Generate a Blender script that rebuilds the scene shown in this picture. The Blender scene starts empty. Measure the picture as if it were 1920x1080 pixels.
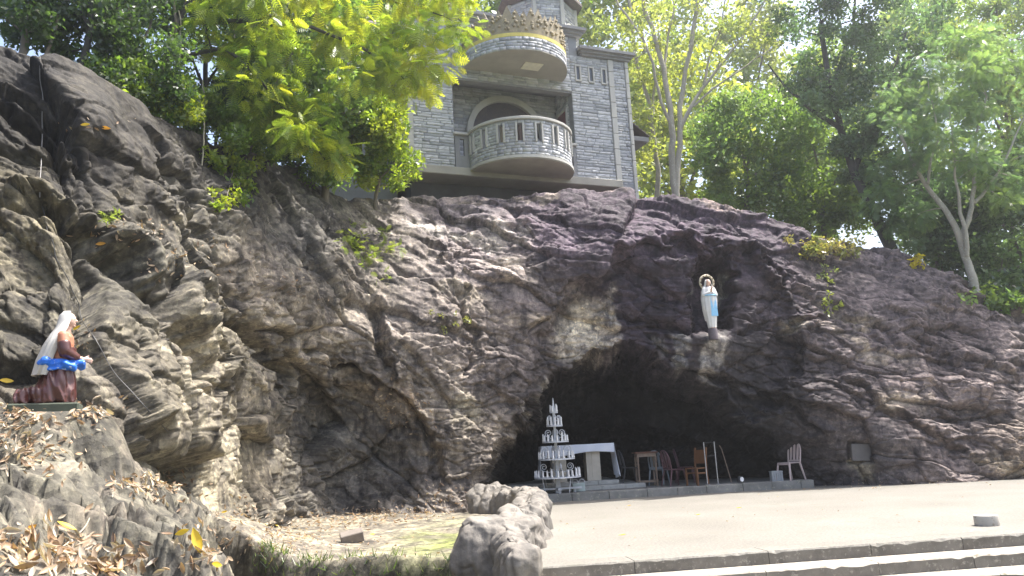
import bpy, bmesh, math, random
import numpy as np
from mathutils import Vector, Matrix, Euler
random.seed(7)
rng = np.random.default_rng(7)
sc = bpy.context.scene
COL = sc.collection

# ------------------------------------------------------------------ camera
FPX = 1507.0                                   # focal length in photograph pixels (1920 wide)
PITCH = math.atan(305 / 1507.0)
ROLL = math.radians(3.0)
EYE = 1.35                                     # metres above the plaza (z = 0)
cam_d = bpy.data.cameras.new('camera')
cam_d.sensor_width = 36.0
cam_d.lens = 36.0 * FPX / 1920.0
cam_d.clip_end = 3000.0
cam = bpy.data.objects.new('camera', cam_d)
COL.objects.link(cam)
cam.matrix_world = (Matrix.Translation((0, 0, EYE)) @
                    Matrix.Rotation(math.pi / 2 + PITCH, 4, 'X') @
                    Matrix.Rotation(-ROLL, 4, 'Z'))
sc.camera = cam

# ------------------------------------------------------------------ sky, sun, exposure
SUN_AZ, SUN_EL = math.radians(72), math.radians(66)     # azimuth to the right of +Y
world = bpy.data.worlds.new('World')
sc.world = world
world.use_nodes = True
wn = world.node_tree
wn.nodes.clear()
sky = wn.nodes.new('ShaderNodeTexSky')
sky.sky_type = 'NISHITA'
sky.sun_disc = False
sky.sun_elevation = SUN_EL
sky.sun_rotation = SUN_AZ
sky.dust_density = 5.0
sky.air_density = 1.0
bg = wn.nodes.new('ShaderNodeBackground')
bg.inputs['Strength'].default_value = 0.15
wo = wn.nodes.new('ShaderNodeOutputWorld')
wn.links.new(sky.outputs[0], bg.inputs[0])
wn.links.new(bg.outputs[0], wo.inputs[0])
sun_d = bpy.data.lights.new('sun', 'SUN')
sun_d.energy = 4.0
sun_d.angle = math.radians(0.53)
sun_d.color = (1.0, 0.965, 0.91)
sun = bpy.data.objects.new('sun', sun_d)
COL.objects.link(sun)
SUNV = Vector((math.sin(SUN_AZ) * math.cos(SUN_EL), math.cos(SUN_AZ) * math.cos(SUN_EL), math.sin(SUN_EL)))
sun.rotation_euler = SUNV.to_track_quat('Z', 'Y').to_euler()
sun.location = SUNV * 60
vs = sc.view_settings
vs.view_transform = 'Standard'
vs.look = 'None'
vs.gamma = 1.0
vs.use_curve_mapping = False
vs.exposure = 1.45

# ------------------------------------------------------------------ survey helpers (photo bearing + distance -> metres)
CT, ST, CP, SP = math.cos(ROLL), math.sin(ROLL), math.cos(PITCH), math.sin(PITCH)
def rays(px, py):
    px = np.asarray(px, float); py = np.asarray(py, float)
    dx = (px - 960) / FPX; dy = (540 - py) / FPX
    x = dx * CT + dy * ST; y = -dx * ST + dy * CT
    return np.stack([x, CP - y * SP, SP + y * CP], -1)
def at(px, py, Y):
    d = rays(px, py)
    r = d * (np.asarray(Y, float) / d[..., 1])[..., None]
    r[..., 2] += EYE
    return r
def on_z(px, py, z=0.0):
    d = rays(px, py)
    r = d * ((z - EYE) / d[..., 2])[..., None]
    r[..., 2] += EYE
    return r

# ------------------------------------------------------------------ numpy noise
def _h(i, j, k, s):
    i = i.astype(np.uint32); j = j.astype(np.uint32); k = k.astype(np.uint32)
    h = i * np.uint32(374761393) + j * np.uint32(668265263) + k * np.uint32(2147483647) + np.uint32((s * 144665) & 0xffffffff)
    h = (h ^ (h >> np.uint32(13))) * np.uint32(1274126177)
    h = (h ^ (h >> np.uint32(16))) * np.uint32(2246822519)
    return h ^ (h >> np.uint32(15))
def _u(h): return (h & np.uint32(0xffffff)).astype(np.float32) / np.float32(0xffffff)
def vnoise(P, seed=0):
    P = P.astype(np.float32); I = np.floor(P); F = P - I; I = I.astype(np.int64)
    w = F * F * F * (F * (F * 6 - 15) + 10)
    out = np.zeros(len(P), np.float32)
    for a in (0, 1):
        for b in (0, 1):
            for c in (0, 1):
                h = _h(I[:, 0] + a, I[:, 1] + b, I[:, 2] + c, seed)
                g = [_u(h) * 2 - 1, _u(h * np.uint32(747796405) + np.uint32(1)) * 2 - 1, _u(h * np.uint32(277803737) + np.uint32(77)) * 2 - 1]
                d = g[0] * (F[:, 0] - a) + g[1] * (F[:, 1] - b) + g[2] * (F[:, 2] - c)
                out += d * (w[:, 0] if a else 1 - w[:, 0]) * (w[:, 1] if b else 1 - w[:, 1]) * (w[:, 2] if c else 1 - w[:, 2])
    return out * 1.4
def fbm(P, octv=4, seed=0, gain=.5, lac=2.03):
    o = np.zeros(len(P), np.float32); a = 1.0
    for k in range(octv):
        o += a * vnoise(P, seed + k * 17); P = P * lac + 13.7; a *= gain
    return o
def facets(P, seed=0):
    """Voronoi blocks; each block is a tilted plane. returns height, edge distance, block random"""
    P = P.astype(np.float32); I = np.floor(P).astype(np.int64); F = P - I
    n = len(P); d1 = np.full(n, 9., np.float32); d2 = np.full(n, 9., np.float32)
    h1 = np.zeros(n, np.float32); r1 = np.zeros(n, np.float32)
    for a in (-1, 0, 1):
        for b in (-1, 0, 1):
            for c in (-1, 0, 1):
                h = _h(I[:, 0] + a, I[:, 1] + b, I[:, 2] + c, seed)
                q1 = _u(h); q2 = _u(h * np.uint32(747796405) + np.uint32(1)); q3 = _u(h * np.uint32(277803737) + np.uint32(77))
                vx = F[:, 0] - a - q1; vy = F[:, 1] - b - q2; vz = F[:, 2] - c - q3
                d = np.sqrt(vx * vx + vy * vy + vz * vz)
                m = d < d1
                hh = (q2 * 2 - 1) * .45 + ((q3 * 2 - 1) * vx + (q1 * 2 - 1) * vy + (q2 * 1.7 - 1) * vz) * .95
                d2 = np.where(m, d1, np.minimum(d2, d))
                d1 = np.where(m, d, d1); h1 = np.where(m, hh, h1); r1 = np.where(m, q1, r1)
    return h1, d2 - d1, r1
def scoops(P, seed=0):
    """continuous chipped surface: lower envelope of tilted bowls (sharp ridges, shallow hollows)"""
    P = P.astype(np.float32); I = np.floor(P).astype(np.int64); F = P - I
    best = np.full(len(P), 9., np.float32)
    for a in (-1, 0, 1):
        for b in (-1, 0, 1):
            for c in (-1, 0, 1):
                h = _h(I[:, 0] + a, I[:, 1] + b, I[:, 2] + c, seed)
                q1 = _u(h); q2 = _u(h * np.uint32(747796405) + np.uint32(1)); q3 = _u(h * np.uint32(277803737) + np.uint32(77))
                vx = F[:, 0] - a - q1; vy = F[:, 1] - b - q2; vz = F[:, 2] - c - q3
                best = np.minimum(best, (q2 - .5) * .5 + ((q3 - .5) * vx + (q1 - .5) * vy + (q2 - .5) * vz) * .9 + (vx * vx + vy * vy + vz * vz) * .75)
    return best - .25
def smooth01(x): x = np.clip(x, 0, 1); return x * x * (3 - 2 * x)

def poly_sd(px, py, poly):
    """signed distance (positive inside) to a polygon, in the polygon's own units"""
    poly = np.array(poly, float); n = len(poly)
    best = np.full(px.shape, 1e9); ins = np.zeros(px.shape, bool)
    for i in range(n):
        a = poly[i]; b = poly[(i + 1) % n]
        ab = b - a; t = np.clip(((px - a[0]) * ab[0] + (py - a[1]) * ab[1]) / max(ab @ ab, 1e-9), 0, 1)
        dx = px - a[0] - t * ab[0]; dy = py - a[1] - t * ab[1]
        best = np.minimum(best, dx * dx + dy * dy)
        c = ((a[1] > py) != (b[1] > py))
        with np.errstate(divide='ignore', invalid='ignore'):
            xi = a[0] + (py - a[1]) * ab[0] / (ab[1] if ab[1] != 0 else 1e-9)
        ins ^= c & (px < xi)
    d = np.sqrt(best)
    return np.where(ins, d, -d)
def line_dist(px, py, pts):
    pts = np.array(pts, float); best = np.full(px.shape, 1e9); side = np.zeros(px.shape)
    for i in range(len(pts) - 1):
        a = pts[i]; ab = pts[i + 1] - a
        t = np.clip(((px - a[0]) * ab[0] + (py - a[1]) * ab[1]) / (ab @ ab), 0, 1)
        dx = px - a[0] - t * ab[0]; dy = py - a[1] - t * ab[1]
        d = dx * dx + dy * dy; m = d < best
        best = np.where(m, d, best); side = np.where(m, np.sign(ab[0] * dy - ab[1] * dx), side)
    return np.sqrt(best), side
def tps_fit(C, V, smooth=0.0):
    n = len(C); d = np.sqrt(((C[:, None] - C[None]) ** 2).sum(-1)) + 1e-9
    K = d * d * np.log(d) + np.eye(n) * smooth
    Pm = np.hstack([np.ones((n, 1)), C])
    A = np.block([[K, Pm], [Pm.T, np.zeros((3, 3))]])
    return np.linalg.solve(A, np.concatenate([V, np.zeros(3)]))
def tps_eval(C, w, Q):
    out = np.empty(len(Q))
    for s in range(0, len(Q), 40000):
        q = Q[s:s + 40000]
        d = np.sqrt(((q[:, None] - C[None]) ** 2).sum(-1)) + 1e-9
        out[s:s + 40000] = (d * d * np.log(d)) @ w[:len(C)] + w[-3] + q @ w[-2:]
    return out

# ------------------------------------------------------------------ object helpers
def tag(o, label=None, cat=None, group=None, kind=None):
    if label: o['label'] = label
    if cat: o['category'] = cat
    if group: o['group'] = group
    if kind: o['kind'] = kind
    return o
def link(name, me, parent=None, loc=(0, 0, 0), rot=(0, 0, 0)):
    o = bpy.data.objects.new(name, me); COL.objects.link(o)
    o.location = loc; o.rotation_euler = rot
    if parent is not None: o.parent = parent
    return o
def empty(name, loc=(0, 0, 0), rz=0.0):
    o = bpy.data.objects.new(name, None); COL.objects.link(o)
    o.empty_display_size = .2; o.location = loc; o.rotation_euler = (0, 0, rz)
    return o
def mesh_np(name, V, F, mat, smooth=True, col=None, colname='Col'):
    V = np.asarray(V, np.float32); F = np.asarray(F, np.int32); k = F.shape[1]
    me = bpy.data.meshes.new(name)
    me.vertices.add(len(V)); me.vertices.foreach_set('co', V.ravel())
    me.loops.add(F.size); me.loops.foreach_set('vertex_index', F.ravel())
    me.polygons.add(len(F)); me.polygons.foreach_set('loop_start', np.arange(0, F.size, k, dtype=np.int32))
    if smooth: me.polygons.foreach_set('use_smooth', np.ones(len(F), bool))
    if col is not None:
        a = me.color_attributes.new(colname, 'FLOAT_COLOR', 'POINT')
        c = np.ones((len(V), 4), np.float32); c[:, :3] = col
        a.data.foreach_set('color', c.ravel())
    me.update(calc_edges=True)
    if mat: me.materials.append(mat)
    return me
def grid_faces(nr, nc):
    i = np.arange(nr * nc).reshape(nr, nc)
    return np.stack([i[:-1, :-1], i[:-1, 1:], i[1:, 1:], i[1:, :-1]], -1).reshape(-1, 4)
class MB:
    """collects shapes; build() links them as ONE mesh object"""
    def __init__(s): s.v = []; s.f = []
    def add(s, vs_, fs_):
        n = len(s.v); s.v += [tuple(v) for v in vs_]; s.f += [tuple(i + n for i in f) for f in fs_]; return s
    def box(s, x0, y0, z0, x1, y1, z1, M=None):
        vs_ = [Vector(p) for p in ((x0, y0, z0), (x1, y0, z0), (x1, y1, z0), (x0, y1, z0), (x0, y0, z1), (x1, y0, z1), (x1, y1, z1), (x0, y1, z1))]
        if M is not None: vs_ = [M @ v for v in vs_]
        return s.add(vs_, [(3, 2, 1, 0), (4, 5, 6, 7), (0, 1, 5, 4), (1, 2, 6, 5), (2, 3, 7, 6), (3, 0, 4, 7)])
    def tube(s, pts, r, n=8, closed=False):
        pts = [Vector(p) for p in pts]; m = len(pts)
        rs = r if isinstance(r, (list, tuple)) else [r] * m
        vs_ = []; up = None
        for i, p in enumerate(pts):
            if closed: t = pts[(i + 1) % m] - pts[i - 1]
            else: t = pts[min(i + 1, m - 1)] - pts[max(i - 1, 0)]
            t.normalize()
            if up is None:
                up = Vector((0, 0, 1)) if abs(t.z) < .9 else Vector((1, 0, 0))
            a = t.cross(up)
            if a.length < 1e-5: a = t.orthogonal()
            a.normalize(); b = a.cross(t).normalized(); up = b
            vs_ += [p + (a * math.cos(2 * math.pi * k / n) + b * math.sin(2 * math.pi * k / n)) * rs[i] for k in range(n)]
        fs_ = []
        for i in range(m if closed else m - 1):
            j = (i + 1) % m
            fs_ += [(i * n + k, i * n + (k + 1) % n, j * n + (k + 1) % n, j * n + k) for k in range(n)]
        if not closed:
            fs_ += [tuple(range(n - 1, -1, -1)), tuple((m - 1) * n + k for k in range(n))]
        return s.add(vs_, fs_)
    def lathe(s, prof, n=20, c=(0, 0, 0), a0=0.0, a1=None):
        full = a1 is None; a1 = 2 * math.pi if full else a1
        k = n if full else n + 1; vs_ = []
        for r, z in prof:
            for i in range(k):
                t = a0 + (a1 - a0) * i / n
                vs_.append((c[0] + r * math.cos(t), c[1] + r * math.sin(t), c[2] + z))
        fs_ = []
        for j in range(len(prof) - 1):
            for i in range(n):
                i2 = (i + 1) % k
                fs_.append((j * k + i, j * k + i2, (j + 1) * k + i2, (j + 1) * k + i))
        if full:
            if prof[0][0] > 1e-4: fs_.append(tuple(range(n - 1, -1, -1)))
            if prof[-1][0] > 1e-4: fs_.append(tuple((len(prof) - 1) * n + i for i in range(n)))
        return s.add(vs_, fs_)
    def prism(s, poly, z0, z1, M=None):
        """polygon in XY (counter-clockwise) pulled from z0 to z1"""
        n = len(poly)
        vs_ = [Vector((x, y, z0)) for x, y in poly] + [Vector((x, y, z1)) for x, y in poly]
        if M is not None: vs_ = [M @ v for v in vs_]
        return s.add(vs_, [tuple(range(n - 1, -1, -1)), tuple(range(n, 2 * n))] + [(i, (i + 1) % n, (i + 1) % n + n, i + n) for i in range(n)])
    def loft(s, rings, cap=True):
        n = len(rings[0]); vs_ = [p for r in rings for p in r]; fs_ = []
        for j in range(len(rings) - 1):
            fs_ += [(j * n + i, j * n + (i + 1) % n, (j + 1) * n + (i + 1) % n, (j + 1) * n + i) for i in range(n)]
        if cap: fs_ += [tuple(range(n - 1, -1, -1)), tuple((len(rings) - 1) * n + i for i in range(n))]
        return s.add(vs_, fs_)
    def mesh(s, name, mat=None, smooth=False, bevel=0.0, autosmooth=None):
        me = bpy.data.meshes.new(name); me.from_pydata([tuple(v) for v in s.v], [], s.f)
        bm = bmesh.new(); bm.from_mesh(me)
        bmesh.ops.recalc_face_normals(bm, faces=bm.faces)
        if bevel > 0:
            es = [e for e in bm.edges if len(e.link_faces) == 2 and e.calc_face_angle(0) > .6]
            bmesh.ops.bevel(bm, geom=es, offset=bevel, segments=1, affect='EDGES', clamp_overlap=True)
        if smooth:
            for f_ in bm.faces: f_.smooth = True
            lim = math.radians(autosmooth or 50)
            for e in bm.edges:
                if len(e.link_faces) == 2 and e.calc_face_angle(0) > lim: e.smooth = False
        bm.to_mesh(me); bm.free()
        if mat: me.materials.append(mat)
        return me
    def build(s, name, mat, parent=None, loc=(0, 0, 0), rot=(0, 0, 0), **k):
        return link(name, s.mesh(name, mat, **k), parent, loc, rot)

# ------------------------------------------------------------------ materials
def new_mat(name):
    m = bpy.data.materials.new(name); m.use_nodes = True
    nt = m.node_tree; nt.nodes.clear()
    out = nt.nodes.new('ShaderNodeOutputMaterial'); b = nt.nodes.new('ShaderNodeBsdfPrincipled')
    nt.links.new(b.outputs[0], out.inputs[0])
    return m, nt, b, out
def nd(nt, t, **k):
    n = nt.nodes.new(t)
    for a, v in k.items():
        if a.startswith('i_'):
            key = a[2:]
            n.inputs[int(key) if key.isdigit() else key.replace('_', ' ')].default_value = v
        else: setattr(n, a, v)
    return n
def noise_fac(nt, scale, detail=6, rough=.6, lo=.35, hi=.65, coord='Object', stretch=None):
    tc = nd(nt, 'ShaderNodeTexCoord'); src = tc.outputs[coord]
    if stretch:
        mp = nd(nt, 'ShaderNodeMapping'); mp.inputs['Scale'].default_value = stretch
        nt.links.new(src, mp.inputs[0]); src = mp.outputs[0]
    n = nd(nt, 'ShaderNodeTexNoise', i_Scale=scale, i_Detail=detail, i_Roughness=rough)
    nt.links.new(src, n.inputs['Vector'])
    r = nd(nt, 'ShaderNodeMapRange'); r.inputs[1].default_value = lo; r.inputs[2].default_value = hi
    nt.links.new(n.outputs[0], r.inputs[0])
    return r.outputs[0], n.outputs[0]
def mixc(nt, fac, a, b, mode='MIX'):
    m = nd(nt, 'ShaderNodeMix', data_type='RGBA', blend_type=mode)
    for sock, v in ((m.inputs[0], fac), (m.inputs[6], a), (m.inputs[7], b)):
        if hasattr(v, 'links'): nt.links.new(v, sock)
        elif isinstance(v, (int, float)): sock.default_value = v
        else: sock.default_value = (*v[:3], 1)
    return m.outputs[2]
def bump(nt, b, h, strength=.5, dist=.02):
    bn = nd(nt, 'ShaderNodeBump', i_Strength=strength, i_Distance=dist)
    nt.links.new(h, bn.inputs['Height']); nt.links.new(bn.outputs[0], b.inputs['Normal'])
def worn(name, c1, c2, scale=6, rough=.8, bump_s=.3, bump_d=.01, detail=8, spots=None, metallic=0, coat=0, stretch=None):
    m, nt, b, out = new_mat(name)
    f1, raw = noise_fac(nt, scale, detail, .65, .3, .7, stretch=stretch)
    c = mixc(nt, f1, c1, c2)
    if spots:
        f2, _ = noise_fac(nt, scale * 4.3, 6, .7, .56, .66)
        c = mixc(nt, f2, c, spots)
    nt.links.new(c, b.inputs['Base Color'])
    b.inputs['Roughness'].default_value = rough; b.inputs['Metallic'].default_value = metallic
    if coat: b.inputs['Coat Weight'].default_value = coat
    if bump_s:
        _, r2 = noise_fac(nt, scale * 6, 8, .7)
        bump(nt, b, r2, bump_s, bump_d)
    return m
def plain(name, c, rough=.6, metallic=0, var=.12):
    return worn(name, tuple(x * (1 - var) for x in c), tuple(min(1, x * (1 + var)) for x in c), 9, rough, .12, .004, metallic=metallic)

def rock_material():
    m, nt, b, out = new_mat('rock')
    at_ = nd(nt, 'ShaderNodeVertexColor', layer_name='Col')
    tc = nd(nt, 'ShaderNodeTexCoord')
    # bedding: warped, tilted, stretched coordinates
    wn_ = nd(nt, 'ShaderNodeTexNoise', i_Scale=1.6, i_Detail=5.0); nt.links.new(tc.outputs['Object'], wn_.inputs['Vector'])
    wa = nd(nt, 'ShaderNodeVectorMath', operation='MULTIPLY_ADD'); wa.inputs[1].default_value = (.5, .5, .5)
    nt.links.new(wn_.outputs['Color'], wa.inputs[0]); nt.links.new(tc.outputs['Object'], wa.inputs[2])
    mp = nd(nt, 'ShaderNodeMapping'); mp.inputs['Rotation'].default_value = (.2, math.radians(27), .1); mp.inputs['Scale'].default_value = (1, 1.3, 2.3)
    nt.links.new(wa.outputs[0], mp.inputs[0])
    def vor(scale, feat='F1'):
        v = nd(nt, 'ShaderNodeTexVoronoi', feature=feat, i_Scale=scale); nt.links.new(mp.outputs[0], v.inputs['Vector']); return v
    v1 = vor(3.4)
    def mr(sock, lo, hi, a=0., b_=1.):
        r = nd(nt, 'ShaderNodeMapRange'); r.inputs[1].default_value = lo; r.inputs[2].default_value = hi; r.inputs[3].default_value = a; r.inputs[4].default_value = b_; nt.links.new(sock, r.inputs[0]); return r.outputs[0]
    def mul(x, k):
        n = nd(nt, 'ShaderNodeMath', operation='MULTIPLY'); nt.links.new(x, n.inputs[0])
        if hasattr(k, 'links'): nt.links.new(k, n.inputs[1])
        else: n.inputs[1].default_value = k
        return n.outputs[0]
    def add(x, y):
        n = nd(nt, 'ShaderNodeMath', operation='ADD'); nt.links.new(x, n.inputs[0]); nt.links.new(y, n.inputs[1]); return n.outputs[0]
    f1, _ = noise_fac(nt, 1.3, 7, .66, .34, .66)
    f2, r2 = noise_fac(nt, 7.0, 9, .72, .36, .62)
    f3, _ = noise_fac(nt, 2.2, 8, .65, .52, .62, stretch=(2.2, 2.2, .35))      # water streaks
    f4, _ = noise_fac(nt, 14, 10, .72, .57, .64)                               # pale lichen
    f5, _ = noise_fac(nt, 2.7, 10, .76, .53, .60)                              # black weathering crust
    c = mixc(nt, 1.0, at_.outputs[0], mixc(nt, f1, (.65, .63, .63), (1.3, 1.27, 1.2)), 'MULTIPLY')
    c = mixc(nt, 1.0, c, mixc(nt, f2, (.60, .60, .61), (1.38, 1.37, 1.34)), 'MULTIPLY')
    cell = nd(nt, 'ShaderNodeRGBToBW'); nt.links.new(v1.outputs['Color'], cell.inputs[0])
    cf = mr(cell.outputs[0], .2, .8); c = mixc(nt, 1.0, c, mixc(nt, cf, (.72, .71, .72), (1.25, 1.24, 1.2)), 'MULTIPLY')
    c = mixc(nt, 1.0, c, mixc(nt, f3, (1, 1, 1), (.48, .48, .52)), 'MULTIPLY')
    c = mixc(nt, mul(f5, .55), c, mixc(nt, 1.0, c, (.30, .30, .33), 'MULTIPLY'))
    c = mixc(nt, mul(f4, .6), c, mixc(nt, 1.0, c, (1.75, 1.72, 1.55), 'MULTIPLY'))
    nt.links.new(c, b.inputs['Base Color'])
    b.inputs['Roughness'].default_value = .78
    b.inputs['Specular IOR Level'].default_value = .35
    _, rb = noise_fac(nt, 10, 9, .72)
    h = add(mul(v1.outputs['Distance'], .7), mul(rb, .7))
    bump(nt, b, h, .8, .032)
    return m
M_ROCK = rock_material()
# ================================================================== THE ROCK
SKY_X = [-500, -300, 0, 150, 250, 350, 480, 560, 650, 740, 800, 1000, 1180, 1300, 1400, 1450, 1490, 1530, 1620, 1700, 1830, 1920, 2100, 2400]
SKY_Y = [-190, -70, 78, 140, 190, 245, 290, 325, 372, 378, 368, 362, 366, 374, 386, 402, 422, 448, 462, 482, 524, 580, 660, 760]
WALL = {
 -500: [(1150, 2.8), (900, 4.0), (770, 4.7), (600, 5.6), (300, 6.8), (0, 7.8), (-190, 8.6)],
 -200: [(1050, 4.6), (860, 6.0), (770, 6.7), (600, 7.7), (300, 8.8), (0, 9.8)],
 0: [(960, 6.7), (850, 7.7), (775, 8.5), (690, 9.2), (500, 9.9), (300, 10.7), (80, 11.7)],
 150: [(960, 7.6), (850, 8.5), (775, 9.0), (600, 9.7), (400, 10.7), (250, 11.4), (140, 12.1)],
 300: [(1000, 9.6), (900, 10.5), (800, 11.0), (600, 11.8), (430, 12.9), (300, 13.4), (215, 14)],
 450: [(1000, 13.6), (900, 14.6), (800, 14.7), (650, 14.7), (500, 15.3), (400, 16.0), (280, 17)],
 600: [(1010, 18.2), (940, 18.6), (850, 18.8), (760, 18.5), (690, 18.0), (600, 17.8), (500, 18.2), (400, 19.3), (345, 20)],
 750: [(1000, 18.8), (920, 19.2), (840, 19.3), (760, 19.0), (690, 18.7), (600, 19.1), (500, 19.9), (420, 20.8), (380, 21.5)],
 880: [(1000, 18.8), (920, 19.4), (800, 19.6), (700, 19.8), (600, 20.1), (500, 20.6), (420, 21.2), (366, 22)],
 1000: [(990, 20.9), (900, 21.0), (740, 20.7), (600, 20.8), (500, 20.9), (430, 21.5), (364, 22.2)],
 1100: [(990, 21.8), (800, 21.5), (660, 21.1), (560, 21.2), (470, 21.0), (400, 21.6), (364, 22.4)],
 1300: [(990, 22.0), (800, 21.6), (700, 21.1), (620, 21.1), (480, 21.2), (410, 21.8), (374, 22.6)],
 1450: [(990, 23.3), (880, 23.0), (800, 22.0), (620, 21.3), (500, 21.9), (402, 23)],
 1540: [(990, 22.6), (912, 22.5), (800, 21.6), (650, 21.7), (530, 22.5), (450, 23.4)],
 1700: [(990, 21.1), (907, 21.2), (800, 21.3), (650, 22.0), (540, 22.9), (482, 23.8)],
 1830: [(990, 20.5), (902, 20.9), (780, 21.4), (640, 22.3), (524, 23.6)],
 1920: [(990, 20.3), (897, 20.7), (780, 21.4), (660, 22.5), (580, 23.8)],
 2150: [(990, 19.9), (890, 20.4), (780, 22.0), (700, 23.8)],
 2400: [(990, 19.5), (880, 20.2), (820, 22.0), (760, 24.0)],
}
C = np.array([(x, y) for x, l in WALL.items() for y, _ in l], float)
V = np.array([d for l in WALL.values() for _, d in l], float)
WSC = np.array([200., 200.])
W_W = tps_fit(C / WSC, V, .002)
def wall_Y(px, py):
    q = np.stack([np.asarray(px, float).ravel(), np.asarray(py, float).ravel()], -1)
    return tps_eval(C / WSC, W_W, q / WSC).reshape(np.shape(px))

NC, NR, NB = 1120, 400, 46
px1 = np.concatenate([np.linspace(-480, -10, 110, endpoint=False), np.linspace(-10, 1935, 930, endpoint=False), np.linspace(1935, 2400, NC - 1040)])
sky1 = np.interp(px1, SKY_X, SKY_Y)
BOT = np.interp(px1, [-500, -200, 0, 150, 300, 450, 600, 2400], [1150, 1050, 960, 960, 1000, 1000, 1005, 1000])
tt = np.linspace(0, 1, NR)[:, None]
PX = np.broadcast_to(px1, (NR, NC)).copy()
PY = BOT[None] * (1 - tt) + sky1[None] * tt
YY = wall_Y(PX, PY)
R3 = at(PX, PY, YY)
# over the top: the rock runs back under the trees and the chapel
kb = (np.linspace(0, 1, NB + 1)[1:] ** 1.7) * 22.0
topw = R3[-1]
upslope = np.interp(px1, [-500, 300, 700, 800, 1200, 1400, 2400], [.10, .12, .12, .10, .08, .0, -.02])
Bk = topw[None] + np.stack([np.zeros((NB, NC)), np.repeat(kb[:, None], NC, 1), kb[:, None] * upslope[None]], -1)
R3 = np.concatenate([R3, Bk]); PX = np.concatenate([PX, np.repeat(px1[None], NB, 0)])
PY = np.concatenate([PY, sky1[None] - np.arange(1, NB + 1)[:, None] * 3.0])
back = np.concatenate([np.zeros(NR), np.arange(1, NB + 1) / NB])[:, None] * np.ones((1, NC))
nr = NR + NB
# wobble for outlines so that nothing follows a clean curve
Pf = R3.reshape(-1, 3)
w1 = fbm(Pf * .9, 4, 3).reshape(nr, NC); w2 = fbm(Pf * .9 + 40, 4, 9).reshape(nr, NC)
w3 = fbm(Pf * 3.1, 3, 5).reshape(nr, NC); w4 = fbm(Pf * 3.1 + 70, 3, 6).reshape(nr, NC)
QX = PX + w1 * 26 + w3 * 9; QY = PY + w2 * 26 + w4 * 9
# cave, arch recess over it, statue niche: hollows pushed back into the rock (pixels / 72 ~ metres there)
CAVE = [(905, 1100), (915, 890), (932, 845), (965, 800), (1008, 765), (1040, 712), (1090, 674), (1140, 660), (1205, 668), (1265, 692), (1325, 735), (1372, 768), (1412, 805), (1450, 850), (1490, 900), (1520, 1100)]
sdc = poly_sd(QX, QY, CAVE) / 72.0 + .22
cave_depth = np.interp(PX, [900, 1000, 1150, 1300, 1400, 1500], [5.5, 6.5, 6.0, 4.2, 2.9, 1.5])
push = cave_depth * (.55 * smooth01(sdc / .45) + .45 * smooth01(sdc / 1.6))
ARCH = [(1005, 640), (1040, 570), (1110, 520), (1185, 470), (1290, 452), (1410, 455), (1480, 500), (1515, 590), (1500, 690), (1450, 780), (1200, 760), (1000, 760)]
sda = poly_sd(QX, QY, ARCH) / 72.0
push += .50 * smooth01((sda + .05) / .3) * (1 - .6 * smooth01(sdc / 1.0))
NICHE = [(1296, 545), (1296, 505), (1320, 472), (1372, 466), (1393, 500), (1390, 560), (1378, 618), (1312, 622), (1300, 590)]
sdn = poly_sd(PX + w3 * 12, PY + w4 * 12, NICHE) / 72.0
push += 1.25 * smooth01((sdn + .06) / .42)
# ledge for the statue's feet
push -= .34 * np.exp(-((PX - 1336) / 46) ** 2 - ((PY - 636) / 17) ** 2)
# hollow in the left wall
HOL = [(505, 960), (500, 830), (545, 760), (640, 705), (720, 745), (775, 830), (800, 960)]
push += .30 * smooth01((poly_sd(QX, QY, HOL) / 72 + .1) / .8)
# recess round the plaque at the foot of the right rock
push += .25 * smooth01((poly_sd(PX, PY, [(1592, 870), (1592, 828), (1642, 828), (1642, 870)]) + 3) / 8)
R3[..., 1] += push
R3[..., 2] -= push * .22 * smooth01(sdc / .8)

# normals of the hollowed base
def normals(R):
    du = np.gradient(R, axis=1); dv = np.gradient(R, axis=0)
    n = np.cross(du, dv); n /= np.linalg.norm(n, axis=-1, keepdims=True) + 1e-9
    return n
N3 = normals(R3)
for _ in range(4):       # soften so that displaced blocks do not shear
    N3 = (N3 + np.roll(N3, 3, 0) + np.roll(N3, -3, 0) + np.roll(N3, 3, 1) + np.roll(N3, -3, 1)); N3 /= np.linalg.norm(N3, axis=-1, keepdims=True)
Pf = R3.reshape(-1, 3).astype(np.float32)
warp = np.stack([fbm(Pf * .7, 3, 21), fbm(Pf * .7 + 9, 3, 22), fbm(Pf * .7 + 5, 3, 23)], -1)
Pw = Pf + warp * .13
def rotated(P, deg, sx, sy, sz):
    a = math.radians(deg); c, s = math.cos(a), math.sin(a)
    x = P[:, 0] * c + P[:, 2] * s; z = -P[:, 0] * s + P[:, 2] * c
    return np.stack([x / sx, P[:, 1] / sy, z / sz], -1)
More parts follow.
